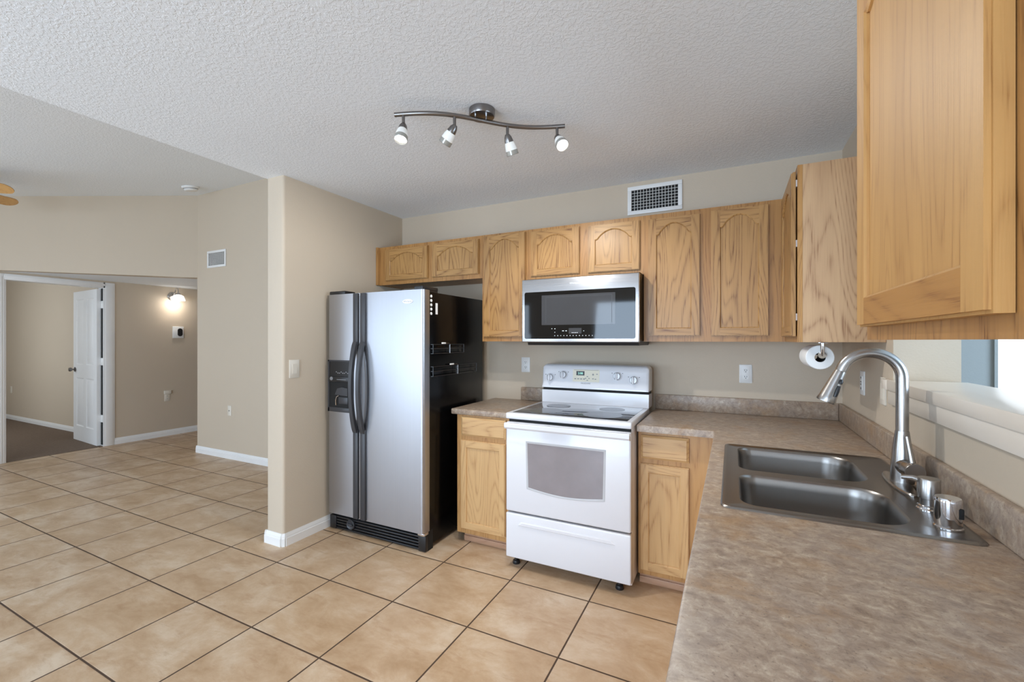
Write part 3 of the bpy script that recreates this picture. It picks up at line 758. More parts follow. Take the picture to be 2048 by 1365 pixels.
# ------------------------------------------------------------------ refrigerator
def fridge():
    t = thing('refrigerator', (-2.22, 2.7, 0), 'side-by-side silver refrigerator with black sides and black handles', 'refrigerator')
    XL, XRt = -2.652, -1.785
    b = MB(); b.box(XL, XRt, 2.365, 3.06, 0.03, 1.70, 0, 0.004); b.build('cabinet_shell', 'black_side', t)
    yd, yb = 2.29, 2.358
    def fdoor(x0, x1, name):
        b = MB()
        poly = rrect(x0, x1, yd, yb, (0.018, 0.022, 0.002, 0.002), 6)
        b.rings([[(u, v, z) for u, v in poly] for z in (0.13, 1.71)]); return b.build(name, 'steel_z', t)
    x_gap = -2.322
    L = fdoor(-2.638, x_gap - 0.003, 'freezer_door'); Rr = fdoor(x_gap + 0.003, -1.777, 'fresh_food_door')
    # handle strips and bowed grips
    def handle(xa, xb, par, crescent):
        b = MB()
        b.box(xa, xb, yd - 0.014, yd + 0.004, 0.132, 0.76, 0, 0.004); b.build('handle_trim', 'black_grip', par)
        b = MB(); b.box(xa, xb, yd - 0.014, yd + 0.004, 1.345, 1.708, 0, 0.004); b.build('handle_trim', 'black_grip', par)
        b = MB(); rings = []; n = 28
        xc = (xa + xb) / 2
        for k in range(n + 1):
            s = k / n; z = 0.735 + (1.37 - 0.735) * s
            bow = math.sin(PI * s) ** 0.7 * 0.048
            y = yd - 0.006 - bow; w = (xb - xa) / 2 * (1 - 0.25 * math.sin(PI * s)); th = 0.012
            rings.append([(xc + px * w, y + py * th, z) for px, py in ((-1, .4), (-.8, -1), (.8, -1), (1, .4), (.8, 1), (-.8, 1))])
        b.rings(rings); b.build('handle_grip', 'black_grip', par)
        if crescent:
            b = MB(); outer = []; inner = []
            for k in range(n + 1):
                s = k / n; z = 0.74 + 0.62 * s; o = math.sin(PI * s)
                outer.append((xb - 0.004 + 0.030 * o, z)); inner.append((xb - 0.006 + 0.016 * o, z))
            b.rings([[(u, yd - 0.0005, v) for u, v in outer], [(u, yd - 0.004, v) for u, v in outer], [(u, yd - 0.004, v) for u, v in inner], [(u, yd - 0.0005, v) for u, v in inner]], 0, False, False, closed=False)
            b.build('handle_backing', 'black_grip', par)
    handle(-2.378, -2.333, L, False); handle(-2.310, -2.266, Rr, True)
    # ice and water dispenser
    b = MB(); xa, xb, za, zb = -2.634, -2.384, 0.866, 1.238
    b.box(xa, xb, yd - 0.005, yd + 0.0, za, za + 0.032, 0, 0.002); b.box(xa, xb, yd - 0.005, yd, zb - 0.010, zb); b.box(xa, xa + 0.014, yd - 0.005, yd, za, zb); b.box(xb - 0.014, xb, yd - 0.005, yd, za, zb)
    b.box(xa + 0.014, xb - 0.014, yd - 0.0015, yd - 0.0005, za + 0.032, 1.09, 1)
    d = b.build('dispenser', ['black_grip', 'dark_slot'], L); d['label'] = 'black ice and water dispenser'
    b = MB(); b.prism([(yd - 0.003, 1.09), (yd - 0.0005, zb - 0.01), (yd - 0.0002, zb - 0.01), (yd - 0.0002, 1.09)], lambda u, v, dd: (dd, u, v), xa + 0.014, xb - 0.014); b.box(xa + 0.014, xb - 0.014, yd - 0.012, yd - 0.0005, 1.083, 1.12, 0, 0.003); b.build('control_panel', 'black', d)
    b = MB()
    for k in range(9): b.box(xa + 0.08 + k * 0.016, xa + 0.09 + k * 0.016, yd - 0.0045, yd - 0.003, 1.142 + 0.008 * (k % 3 == 0), 1.149 + 0.008 * (k % 3 == 0))
    b.box(xa + 0.10, xa + 0.19, yd - 0.0138, yd - 0.012, 1.098, 1.102); b.lathe([(0.014, 0), (0.012, 0.004)], (xa + 0.045, yd - 0.012, 1.105), (0, -1, 0), 16); b.build('markings', 'grey_ink', d)
    b = MB(); b.prism([(xa + 0.075, 0.99), (xa + 0.10, 1.035), (xa + 0.145, 1.045), (xa + 0.2, 1.04), (xa + 0.2, 0.985)], lambda u, v, dd: (u, dd, v), yd - 0.010, yd - 0.0015); b.box(xa + 0.11, xa + 0.2, yd - 0.008, yd - 0.0015, 0.925, 0.975, 0, 0.004); b.build('paddle', 'black_grip', d)
    b = MB(); b.tube([(xa + 0.085, yd - 0.008, 0.915), (xa + 0.085, yd - 0.010, 0.95), (xa + 0.095, yd - 0.010, 0.975), (xa + 0.115, yd - 0.009, 0.985)], 0.003, 8); b.build('ice_lever', 'chrome', d)
    # grille
    b = MB(); b.box(XL, XRt + 0.002, 2.345, 2.40, 0.0, 0.128, 1); b.box(XL - 0.002, XL + 0.06, 2.322, 2.345, 0.004, 0.1, 0, 0.004); b.box(XRt - 0.055, XRt + 0.004, 2.318, 2.345, 0.004, 0.105, 0, 0.004)
    for k in range(5): b.box(XL + 0.055, XRt - 0.05, 2.326, 2.346, 0.006 + k * 0.02, 0.018 + k * 0.02, 0, 0.003)
    g = b.build('base_grille', ['black', 'dark_slot'], t)
    b = MB(); b.lathe([(0.036, 0), (0.036, 0.012), (0.032, 0.016), (0.026, 0.012), (0.0, 0.012)], (-2.443, 2.328, 0.062), (0, -1, 0), 28); b.box(-2.465, -2.42, 2.306, 2.318, 0.055, 0.069, 0, 0.003); b.build('filter_knob', 'black_grip', g)
    b = MB(); b.box(-1.83, -1.778, 2.30, 2.35, 0.112, 0.128, 0, 0.003); b.build('lower_hinge', 'chrome', t)
    # hinge covers
    for xa, xb in ((-2.635, -2.48), (-1.86, -1.79)):
        b = MB(); b.box(xa, xb, 2.30, 2.47 if xa > -2 else 2.40, 1.7105, 1.735, 0, 0.006); b.box(xa + .01, xb - .005, 2.36, 2.47, 1.699, 1.7105); b.build('hinge_cover', 'black', t)
    b = MB(); bl = [(-1.902 + 0.042 * math.cos(2 * PI * k / 32), 1.635 + 0.014 * math.sin(2 * PI * k / 32)) for k in range(32)]
    b.prism(bl, lambda u, v, d: (u, d, v), yd - 0.003, yd + 0.001); bd = b.build('badge', 'badge', Rr)
    text_mesh('badge_lettering', 'Whirlpool', 0.0165, (-1.902, yd - 0.0032, 1.635), R_FRONT, 'grey_ink', bd, 0.0003)
    b = MB(); b.box(XRt, XRt + 0.0015, 2.432, 2.455, 1.555, 1.63); s = b.build('sticker', 'white_plastic', t); s['label'] = 'small white sticker'
fridge()
# small magnets and two wire racks on the black side
XM = -1.785
for z, w in ((1.672, 'topmost'), (1.643, 'second from the top'), (1.614, 'middle one'), (1.586, 'fourth from the top'), (1.557, 'lowest')):
    b = MB(); b.org = (XM, 2.382, z)
    b.lathe([(0.010, 0.0003), (0.010, 0.004), (0.007, 0.0065), (0.0, 0.007)], (XM, 2.382, z), (1, 0, 0), 16)
    tag(b.build('magnet', 'white_plastic'), 'small round white magnet on the black fridge side, %s of five' % w, 'magnet', 'white magnets on the fridge side')
def rack(y0, y1, z0, zs, hook_y, label, plate=None):
    t = thing('magnetic_rack', (XM, (y0 + y1) / 2, z0), label, 'rack', 'black racks on the fridge side')
    b = MB()
    for z in zs: b.tube([(XM + 0.006, y0, z), (XM + 0.022, y0 + 0.004, z), (XM + 0.022, y1 - 0.004, z), (XM + 0.006, y1, z)], 0.003, 8)
    for y in (y0 + 0.004, (y0 + y1) / 2, y1 - 0.004): b.tube([(XM + 0.022, y, zs[0]), (XM + 0.022, y, zs[-1])], 0.0025, 8)
    b.build('wire_frame', 'black', t)
    b = MB(); b.box(XM + 0.0003, XM + 0.006, y0 + 0.01, y1 - 0.01, zs[-1] - 0.004, zs[0] + 0.004, 0, 0.002); b.build('back_plate', 'black_side', t)
    b = MB(); zt = zs[0] + 0.008; b.tube([(XM + 0.024, hook_y - 0.05, zt), (XM + 0.028, hook_y - 0.01, zt), (XM + 0.028, hook_y, zt - 0.008), (XM + 0.028, hook_y, zs[-1])], 0.0025, 8); b.build('hook', 'dark_nickel', t)
    b = MB(); b.box(XM + 0.0225, XM + 0.027, hook_y - 0.095, hook_y - 0.045, zt - 0.004, zt + 0.006, 0, 0.002); b.build('clip', 'white_plastic', t)
rack(2.372, 2.75, 1.29, (1.352, 1.325, 1.292), 2.562, 'slim black wire rack on the fridge side, just below the white sticker')
rack(2.372, 2.93, 1.13, (1.205, 1.175, 1.142), 2.66, 'longer slim black wire rack on the fridge side, lower of the two')

# ------------------------------------------------------------------ range
def range_():
    x0, x1, yf = -1.235, -0.485, 2.395
    t = thing('range', (-0.86, 2.75, 0), 'white electric range with glass cooktop and oven window', 'range')
    b = MB(); b.box(x0 + 0.004, x1 - 0.004, 2.445, 3.08, 0.045, 0.903, 0, 0.003); b.build('body', 'enamel', t)
    b = MB(); b.box(x0 + 0.008, x1 - 0.008, 2.425, 2.445, 0.06, 0.902); b.build('seam', 'dark_slot', t)
    # storage drawer with a pressed ridge
    b = MB(); b.box(x0, x1, yf, 2.44, 0.067, 0.336, 0, 0.008, 3)
    b.rings([[(xx, yy, zz) for xx, zz in ((x0 + 0.08 + k, 0.268 + k * 0.4), (x1 - 0.08 - k, 0.268 + k * 0.4), (x1 - 0.1 - k, 0.292 - k * 0.4), (x0 + 0.1 + k, 0.292 - k * 0.4))] for k, yy in ((0, yf - 0.0001), (0.012, yf - 0.006))], 0, False, True)
    d = b.build('drawer', 'enamel', t)
    # oven door
    b = MB(); b.box(x0, x1, yf, 2.435, 0.346, 0.886, 0, 0.010, 3)
    dr = b.build('oven_door', 'enamel', t)
    xc = (-1.09 - 0.632) / 2
    def win(k, sag):
        wl, wr, zb, zt = -1.09 + k, -0.632 - k, 0.502 + k, 0.774 - k
        bot = [(wl + (wr - wl) * q / 14, zb - sag * math.sin(PI * q / 14)) for q in range(15)]
        return bot + [(wr + 0.006, zt), (wl - 0.006, zt)]
    b = MB(); b.rings([[(u, yf - e, v) for u, v in win(k, 0.022)] for k, e in ((-0.006, 0.0002), (-0.005, 0.002), (0.002, 0.002), (0.006, 0.0006))], 0, False, False); b.build('window_border', 'oven_rim', dr)
    b = MB(); b.prism(win(0.004, 0.022), lambda u, v, dd: (u, dd, v), yf - 0.0008, yf + 0.002); wn = b.build('oven_window', 'oven_win', dr); wn['label'] = 'smoky oven window'
    # handle ledge across the top of the door
    b = MB(); prof = [(yf + 0.002, 0.842), (yf - 0.022, 0.848), (yf - 0.030, 0.858), (yf - 0.030, 0.878), (yf - 0.022, 0.884), (yf - 0.012, 0.884), (yf - 0.012, 0.868), (yf + 0.002, 0.866)]
    b.prism(prof, lambda u, v, dd: (dd, u, v), x0 + 0.003, x1 - 0.003)
    for xx in (-1.18, -0.98, -0.74, -0.54): b.box(xx, xx + 0.035, yf - 0.014, yf + 0.001, 0.868, 0.8835)
    b.build('door_handle', 'enamel', t)
    # cooktop
    b = MB(); b.box(x0 - 0.003, x1 + 0.003, yf + 0.003, 2.96, 0.9035, 0.94, 0, 0.008, 3); ck = b.build('cooktop_frame', 'enamel', t)
    b = MB(); b.box(-1.205, -0.512, 2.432, 2.93, 0.938, 0.9415, 0, 0.001); gl = b.build('cooktop_glass', 'cook_glass', t)
    for cx, cy, r in ((-1.045, 2.57, 0.105), (-0.685, 2.57, 0.115), (-1.045, 2.80, 0.08), (-0.685, 2.80, 0.08)):
        b = MB(); b.lathe([(r, 0.9416), (r, 0.9418), (0.0, 0.9418)], (cx, cy, 0), n=40, cap0=False); b.build('burner', 'burner', gl)
    # backguard
    b = MB()
    lo = [(2.950, 0.9405), (2.950, 1.028), (3.08, 1.028), (3.08, 0.9405)]
    b.prism(lo, lambda u, v, dd: (dd, u, v), -1.226, -0.484)
    up = [(2.944, 1.046), (2.944, 1.062), (2.950, 1.075), (2.958, 1.165), (2.966, 1.192), (2.980, 1.206), (3.0, 1.211), (3.08, 1.211), (3.08, 1.046)]
    ringsl = []
    for x, k in ((-1.226, 0.0), (-1.224, 0.35), (-1.218, 0.7), (-1.205, 1.0), (-0.505, 1.0), (-0.492, 0.7), (-0.486, 0.35), (-0.484, 0.0)):
        tp = 1.178 + 0.033 * k
        ringsl.append([(x, u + 0.01 * (1 - k) * (v > 1.05), min(v, tp) if v > 1.1 else v) for u, v in up])
    b.rings(ringsl); bgd = b.build('backguard', 'enamel', t)
    b = MB(); b.box(-1.222, -0.488, 2.962, 3.07, 1.027, 1.047); b.build('vent_slot', 'dark_slot', bgd)
    # control overlay
    def fy(z): return 2.950 + (z - 1.075) / 0.09 * 0.008
    b = MB(); b.prism([(-0.997, 1.094), (-0.809, 1.094), (-0.809, 1.178), (-0.997, 1.178)], lambda u, v, dd: (u, fy(v) - dd, v), -0.001, 0.0012); ov = b.build('control_overlay', 'cream', bgd)
    b = MB(); b.prism([(-0.972, 1.137), (-0.914, 1.137), (-0.914, 1.167), (-0.972, 1.167)], lambda u, v, dd: (u, fy(v) - dd, v), 0, 0.002); cl = b.build('clock_display', 'black', ov)
    text_mesh('clock_digits', '2:08', 0.021, (-0.943, fy(1.151) - 0.0024, 1.151), R_FRONT, 'led', ov, 0.0003)
    b = MB()
    for k in range(4): b.box(-0.985 + k * 0.021, -0.973 + k * 0.021, fy(1.115) - 0.0026, fy(1.115), 1.110, 1.116)
    for (u, v) in ((-0.893, 1.13), (-0.893, 1.105), (-0.905, 1.118), (-0.881, 1.118), (-0.853, 1.148), (-0.853, 1.142), (-0.826, 1.148), (-0.853, 1.116), (-0.836, 1.114)): b.box(u - 0.005, u + 0.005, fy(v) - 0.0026, fy(v), v - 0.002, v + 0.003)
    b.box(-0.99, -0.815, fy(1.174) - 0.002, fy(1.174), 1.173, 1.175); b.build('key_legends', 'grey_ink', ov)
    text_mesh('maker_lettering', 'FRIGIDAIRE', 0.0135, (-0.905, fy(1.082) - 0.0008, 1.083), R_FRONT, 'grey_ink', bgd, 0.0003)
    # knobs
    for cx, cz in ((-1.164, 1.116), (-1.066, 1.138), (-0.688, 1.140), (-0.579, 1.118)):
        y = fy(cz)
        b = MB(); b.lathe([(0.030, -0.002), (0.030, 0.003), (0.025, 0.006), (0.023, 0.018), (0.021, 0.020)], (cx, y, cz), (0, -1, 0.08), 30)
        b.box(cx - 0.007, cx + 0.004, y - 0.034, y - 0.015, cz - 0.024, cz + 0.024, 0, 0.004); kb = b.build('knob', 'enamel', bgd)
        b = MB(); b.box(cx - 0.009, cx - 0.007, y - 0.033, y - 0.018, cz - 0.020, cz + 0.020); b.lathe([(0.0235, 0.017), (0.0225, 0.0205), (0.021, 0.0207)], (cx, y, cz), (0, -1, 0.08), 30, 0, False, False); b.build('knob_outline', 'grey_ink', kb)
        for e in (0.033, -0.037):
            b = MB(); b.box(cx + e, cx + e + 0.004, y - 0.001, y + 0.002, cz + 0.018, cz + 0.022); b.build('heat_dot', 'dark_slot', kb)
    for lx in (-1.2, -0.562):
        b = MB(); b.lathe([(0.022, 0.0), (0.024, 0.006), (0.02, 0.02), (0.012, 0.024), (0.012, 0.06)], (lx, 2.47, 0), n=20); b.build('leveling_leg', 'black', t)
    for lx in (-1.2, -0.562):
        b = MB(); b.lathe([(0.022, 0.0), (0.024, 0.006), (0.02, 0.02), (0.012, 0.024), (0.012, 0.06)], (lx, 3.03, 0), n=20); b.build('leveling_leg', 'black', t)
range_()

# ------------------------------------------------------------------ microwave
def microwave():
    x0, x1, yf, z0, z1 = -1.281, -0.5005, 2.72, 1.367, 1.789
    t = thing('microwave', (-0.89, 2.93, z0), 'stainless over-the-range microwave with black glass door under the oak cabinet', 'microwave')
    b = MB(); b.box(x0 + 0.006, x1 - 0.002, yf + 0.032, YB - 0.002, z0 + 0.002, 1.794, 0, 0.002); b.build('body', 'black_side', t)
    b = MB(); b.box(x0, x1, yf, yf + 0.03, z0, z1, 0, 0.006, 3); d = b.build('door', 'steel_x', t)
    b = MB(); g = rrect(-1.259, -0.523, 1.390, 1.702, 0.012, 5); b.prism(g, lambda u, v, dd: (u, dd, v), yf - 0.0018, yf + 0.002); gp = b.build('door_glass', 'black_glass', d)
    b = MB(); b.box(-1.134, -0.645, yf - 0.0024, yf - 0.0018, 1.481, 1.677); b.build('viewing_window', 'grey_glass', gp)
    b = MB(); 
    for e in (0,): frame = [(-1.105, -0.665, 1.49, 1.665)]
    a = frame[0]; w = 0.0025
    b.box(a[0], a[0] + w, yf - 0.0028, yf - 0.0023, a[2], a[3]); b.box(a[0], a[1], yf - 0.0028, yf - 0.0023, a[3] - w, a[3]); b.box(a[1] - w, a[1], yf - 0.0028, yf - 0.0023, a[2], a[3]); b.build('window_outline', 'black_grip', gp)
    b = MB(); b.box(-0.945, -0.86, yf - 0.0026, yf - 0.0018, 1.423, 1.459); b.build('clock_display', 'grey_glass', gp)
    b = MB()
    for k in range(13): b.box(-1.044 + k * 0.021, -1.039 + k * 0.021, yf - 0.0026, yf - 0.0018, 1.4085, 1.413)
    b.build('number_keys', 'white_ink', gp)
    b = MB()
    for (u, v, ww) in ((-1.064, 1.456, .005), (-1.044, 1.455, .007), (-1.043, 1.432, .004), (-0.99, 1.441, .012), (-0.968, 1.441, .01), (-0.848, 1.44, .005)): b.box(u, u + ww, yf - 0.0026, yf - 0.0018, v - 0.002, v + 0.003); b.build('icon_key', 'white_ink', gp); b = MB()
    b = MB()
    for k in range(4): b.box(-0.925 + k * 0.011, -0.918 + k * 0.011, yf - 0.003, yf - 0.0024, 1.4275, 1.4315)
    b.build('clock_lettering', 'white_ink', gp)
    text_mesh('maker_lettering', 'Whirlpool', 0.017, (-0.905, yf - 0.0004, 1.748), R_FRONT, 'badge', d, 0.0004)
    b = MB(); b.prism([(yf + 0.03, z0 + 0.001), (yf + 0.04, 1.348), (3.10, 1.348), (3.12, z0 + 0.001)], lambda u, v, dd: (dd, u, v), x0 + 0.03, x1 - 0.01); b.build('bottom_tray', 'black', t)
microwave()

# ------------------------------------------------------------------ track light
def track_light():
    c = Vector((-1.075, 1.835, CZ))
    t = thing('track_light', c, 'brushed nickel wavy-bar ceiling light with four small lamp heads', 'ceiling light')
    b = MB(); b.lathe([(0.062, -0.0005), (0.062, -0.028), (0.059, -0.034), (0.0, -0.035)], c, n=40, cap0=True, cap1=False); b.build('canopy', 'dark_nickel', t)
    for dx in (-0.022, 0.022):
        b = MB(); b.tube([c + Vector((dx, dx * 0.6 - 0.01, -0.035)), c + Vector((dx, dx * 0.6 - 0.012, -0.052))], 0.004, 10); b.build('post', 'chrome', t)
    a0, a1 = Vector((-1.41, 1.606, 2.43)), Vector((-0.732, 2.052, 2.43)); d = (a1 - a0); nrm = Vector((d.y, -d.x, 0)).normalized()
    def bar(s): return a0 + d * s + nrm * (0.040 * math.sin(2 * PI * (0.02 + s * 0.96)) )
    b = MB(); b.tube([bar(k / 48) for k in range(49)], 0.0102, 14); b.build('bar', 'dark_nickel', t)
    R3 = Vector((0.895, 0.446, 0)); F3 = Vector((-0.446, 0.895, 0)); Uz = Vector((0, 0, 1))
    heads = ((0.05, -0.05, -0.35, -0.9), (0.34, -0.58, 0.35, -0.75), (0.655, 0.3, 0.38, -0.9), (0.955, 0.22, -0.62, -0.72))
    for s, rx, fx, ux in heads:
        p = bar(s); j = p + Vector((0, 0, -0.052)); ax = (R3 * rx + F3 * fx + Uz * ux).normalized()
        b = MB(); b.tube([p, j], 0.007, 12); b.lathe([(0.0, -0.010), (0.010, -0.008), (0.0175, 0.006), (0.0215, 0.026), (0.0215, 0.03)], j, ax, 24)
        h = b.build('lamp_head', 'dark_nickel', t)
        b = MB(); b.lathe([(0.021, 0.028), (0.0255, 0.045), (0.0285, 0.068), (0.0285, 0.07)], j, ax, 26, 0, False, False); b.build('glass_shade', 'frost', h)
        b = MB(); b.lathe([(0.0295, 0.068), (0.0305, 0.088), (0.0285, 0.09), (0.024, 0.081)], j, ax, 26, 0, False, False); b.build('lamp_band', 'lens_band', h)
        b = MB(); b.lathe([(0.024, 0.080), (0.018, 0.082), (0.0, 0.083)], j, ax, 26, 0, True, False); b.build('lens', 'lens', h)
        l = bpy.data.lights.new('track_spot', 'SPOT'); l.energy = TRACK_W; l.spot_size = math.radians(120); l.spot_blend = 0.6; l.shadow_soft_size = 0.02; l.color = (1.0, 0.98, 0.94)
        lo = bpy.data.objects.new('track_spot', l); COL.objects.link(lo); lo.location = j + ax * 0.1; lo.rotation_euler = ax.to_track_quat('-Z', 'Y').to_euler()
track_light()

# ------------------------------------------------------------------ sconce in the nook
def sconce():
    y, z = 3.575, 2.02
    t = thing('wall_sconce', (XN, y, z), 'lit wall sconce with white bell shade in the entry nook', 'sconce')
    b = MB(); b.lathe([(0.062, 0.0005), (0.062, 0.008), (0.05, 0.016), (0.03, 0.022), (0.012, 0.03)], (XN, y, z), (1, 0, 0), 32); b.build('backplate', 'nickel', t)
    b = MB(); pts = [(XN + 0.025, y, z), (XN + 0.05, y + 0.005, z + 0.04)]
    for k in range(13):
        a = PI * (1 - k / 12); pts.append((XN + 0.095 + 0.04 * math.cos(a), y + 0.012, z + 0.07 + 0.05 * math.sin(a)))
    pts.append((XN + 0.135, y + 0.012, z + 0.04)); b.tube(pts, 0.006, 10); b.build('arm', 'nickel', t)
    sx, sy = XN + 0.135, y + 0.012
    b = MB(); b.lathe([(0.012, z + 0.05), (0.024, z + 0.04), (0.03, z + 0.018)], (sx, sy, 0), n=20); b.build('socket', 'nickel', t)
    b = MB(); b.lathe([(0.03, z + 0.02), (0.062, z + 0.002), (0.074, z - 0.03), (0.084, z - 0.062), (0.081, z - 0.062), (0.071, z - 0.03), (0.058, z - 0.002), (0.028, z + 0.016)], (sx, sy, 0), n=32, cap0=False, cap1=False); b.build('shade', 'shade_glow', t)
    b = MB(); b.lathe([(0.0, z - 0.085), (0.02, z - 0.078), (0.03, z - 0.055), (0.024, z - 0.03), (0.012, z - 0.01)], (sx, sy, 0), n=20); b.build('bulb', 'lens', t)
    point('sconce_light', (sx, sy, z - 0.09), SCONCE_W, (1, 0.95, 0.88), 0.04)
sconce()

# ------------------------------------------------------------------ vents
def vent(x0, x1, z0, z1, label, nb, nh):
    t = thing('air_vent', ((x0 + x1) / 2, YB, (z0 + z1) / 2), label, 'vent')
    y = YB; w = 0.027
    b = MB()
    for a in ((x0, x1, z0, z0 + w), (x0, x1, z1 - w, z1), (x0, x0 + w, z0 + w, z1 - w), (x1 - w, x1, z0 + w, z1 - w)): b.box(a[0], a[1], y - 0.012, y - 0.0005, a[2], a[3], 0, 0.002)
    b.build('frame', 'white_plastic', t)
    b = MB(); b.box(x0 + w, x1 - w, y - 0.0025, y - 0.0008, z0 + w, z1 - w); b.build('backing', 'dark_slot', t)
    b = MB()
    for k in range(1, nb):
        x = x0 + w + (x1 - x0 - 2 * w) * k / nb; b.box(x - 0.0013, x + 0.0013, y - 0.010, y - 0.003, z0 + w, z1 - w)
    for k in range(1, nh):
        z = z0 + w + (z1 - z0 - 2 * w) * k / nh; b.box(x0 + w, x1 - w, y - 0.008, y - 0.004, z - 0.0011, z + 0.0011)
    b.build('louver', 'white_plastic', t)
vent(-0.66, -0.30, 2.257, 2.453, 'white grille air vent on the wall above the kitchen wall cabinets', 15, 7)
vent(-5.678, -5.31, 2.25, 2.452, 'small white air vent high on the living room wall', 16, 8)

# ------------------------------------------------------------------ outlets, switches
def plate(P, uc, vc, kind, label, cat, name, w=0.072, h=0.116, group=None, mat='white_plastic'):
    t = thing(name, P(uc, vc, 0.0), label, cat, group)
    b = MB(); pr = [(rrect(uc - w / 2 + k, uc + w / 2 - k, vc - h / 2 + k, vc + h / 2 - k, 0.004, 3), d) for k, d in ((0, 0.0005), (0, 0.004), (0.003, 0.006))]
    b.rings([[P(u, v, d) for u, v in lp] for lp, d in pr]); b.build('cover_plate', mat, t)
    if kind == 'duplex':
        for dz in (0.02, -0.02):
            b = MB(); lp = [(uc + 0.017 * math.cos(2 * PI * k / 24), vc + dz + max(-0.0125, min(0.0125, 0.017 * math.sin(2 * PI * k / 24)))) for k in range(24)]
            b.prism(lp, P, 0.005, 0.0085); so = b.build('socket', mat, t)
            b = MB()
            for du in (-0.006, 0.006): b.prism([(uc + du - .0012, vc + dz - .001), (uc + du + .0012, vc + dz - .001), (uc + du + .0012, vc + dz + .007), (uc + du - .0012, vc + dz + .007)], P, 0.008, 0.0088)
            b.prism([(uc - .0025, vc + dz - .009), (uc + .0025, vc + dz - .009), (uc + .0025, vc + dz - .005), (uc - .0025, vc + dz - .005)], P, 0.008, 0.0088); b.build('slots', 'dark_slot', so)
    elif kind == 'gfci':
        b = MB(); b.prism([(uc - .017, vc - .034), (uc + .017, vc - .034), (uc + .017, vc + .034), (uc - .017, vc + .034)], P, 0.005, 0.009); so = b.build('socket', mat, t)
        b = MB()
        for dz in (0.026, -0.026): b.prism([(uc - .005, vc + dz - .005), (uc + .005, vc + dz - .005), (uc + .005, vc + dz + .005), (uc - .005, vc + dz + .005)], P, 0.0088, 0.0095)
        for dz in (0.006, -0.006): b.prism([(uc - .006, vc + dz - .002), (uc + .006, vc + dz - .002), (uc + .006, vc + dz + .002), (uc - .006, vc + dz + .002)], P, 0.0088, 0.0100)
        b.build('slots', 'dark_slot', so)
    elif kind == 'rocker':
        b = MB(); b.rings([[P(u, v, d) for u, v in ((uc - .0165, vc - .033), (uc + .0165, vc - .033), (uc + .0165, vc + .033), (uc - .0165, vc + .033))] for d in (0.005, 0.008)]); b.build('rocker', mat, t)
    elif kind == 'coax':
        b = MB(); c = P(uc, vc, 0.005); n = P(uc, vc, 1) - P(uc, vc, 0); b.lathe([(0.005, 0), (0.005, 0.008), (0.002, 0.008)], c, n, 12); b.build('jack', 'dark_nickel', t)
    return t
PB, PR_, PN, PBR = PY(YB), PX(XR), (lambda u, v, d: Vector((XN + d, u, v))), PY(3.02)
PST = lambda u, v, d: Vector((XSR + d, u, v))
plate(PB, -1.45, 1.189, 'duplex', 'white duplex outlet on the back wall between fridge and range', 'outlet', 'wall_outlet')
plate(PB, 0.074, 1.169, 'duplex', 'white duplex outlet on the back wall above the corner countertop', 'outlet', 'wall_outlet')
plate(PR_, 2.697, 1.172, 'gfci', 'white safety outlet in the corner side wall behind the faucet arch', 'outlet', 'wall_outlet')
plate(PR_, 2.366, 1.166, 'rocker', 'ivory switch plate beside the end of the pass-through ledge', 'switch', 'wall_switch', mat='cream_plastic')
plate(PST, 2.047, 1.185, 'rocker', 'ivory rocker switch on the stub wall beside the fridge', 'switch', 'wall_switch', w=0.078, h=0.125, mat='cream_plastic')
plate(PB, -5.247, 0.559, 'coax', 'small ivory cable jack plate low on the living room wall', 'jack plate', 'cable_jack', w=0.066, mat='cream_plastic')
t = plate(PN, 3.51, 0.558, 'duplex', 'ivory outlet with a plugged-in adapter low in the entry nook', 'outlet', 'wall_outlet', mat='cream_plastic')
b = MB(); b.box(XN + 0.004, XN + 0.026, 3.465, 3.553, 0.605, 0.655, 0, 0.004); b.build('plug_in_adapter', 'cream_plastic', t)
plate(PBR, -11.25, 0.52, 'duplex', 'faint outlet on the bedroom wall seen through the open door', 'outlet', 'wall_outlet', mat='cream_plastic')
def chime():
    y, z = 3.647, 1.498
    t = thing('thermostat', (XN, y, z), 'square white wall control with a black oval face, below the sconce', 'thermostat')
    b = MB(); b.box(XN + 0.0005, XN + 0.02, y - 0.072, y + 0.072, z - 0.086, z + 0.086, 0, 0.006); b.build('case', 'white_plastic', t)
    b = MB(); lp = rrect(y - 0.012, y + 0.052, z - 0.058, z + 0.058, 0.031, 8); b.prism(lp, lambda u, v, d: (XN + d, u, v), 0.018, 0.026); b.build('oval_face', 'black', t)
chime()
def smoke():
    p = Vector((-5.495, 2.866, vz(2.866)))
    n = Vector((0, VS, -1)).normalized()
    t = thing('smoke_detector', p, 'round white smoke detector on the vaulted ceiling', 'smoke detector')
    b = MB(); b.lathe([(0.085, 0.0005), (0.085, 0.012), (0.078, 0.02)], p, n, 32); b.build('base', 'white_plastic', t)
    b = MB(); b.lathe([(0.066, 0.018), (0.066, 0.036), (0.055, 0.046), (0.0, 0.048)], p, n, 32, 0, True, False); b.build('cover', 'white_plastic', t)
    b = MB(); b.lathe([(0.0672, 0.022), (0.0672, 0.028)], p, n, 32, 0, False, False); b.build('grille', 'grey_ink', t)
smoke()

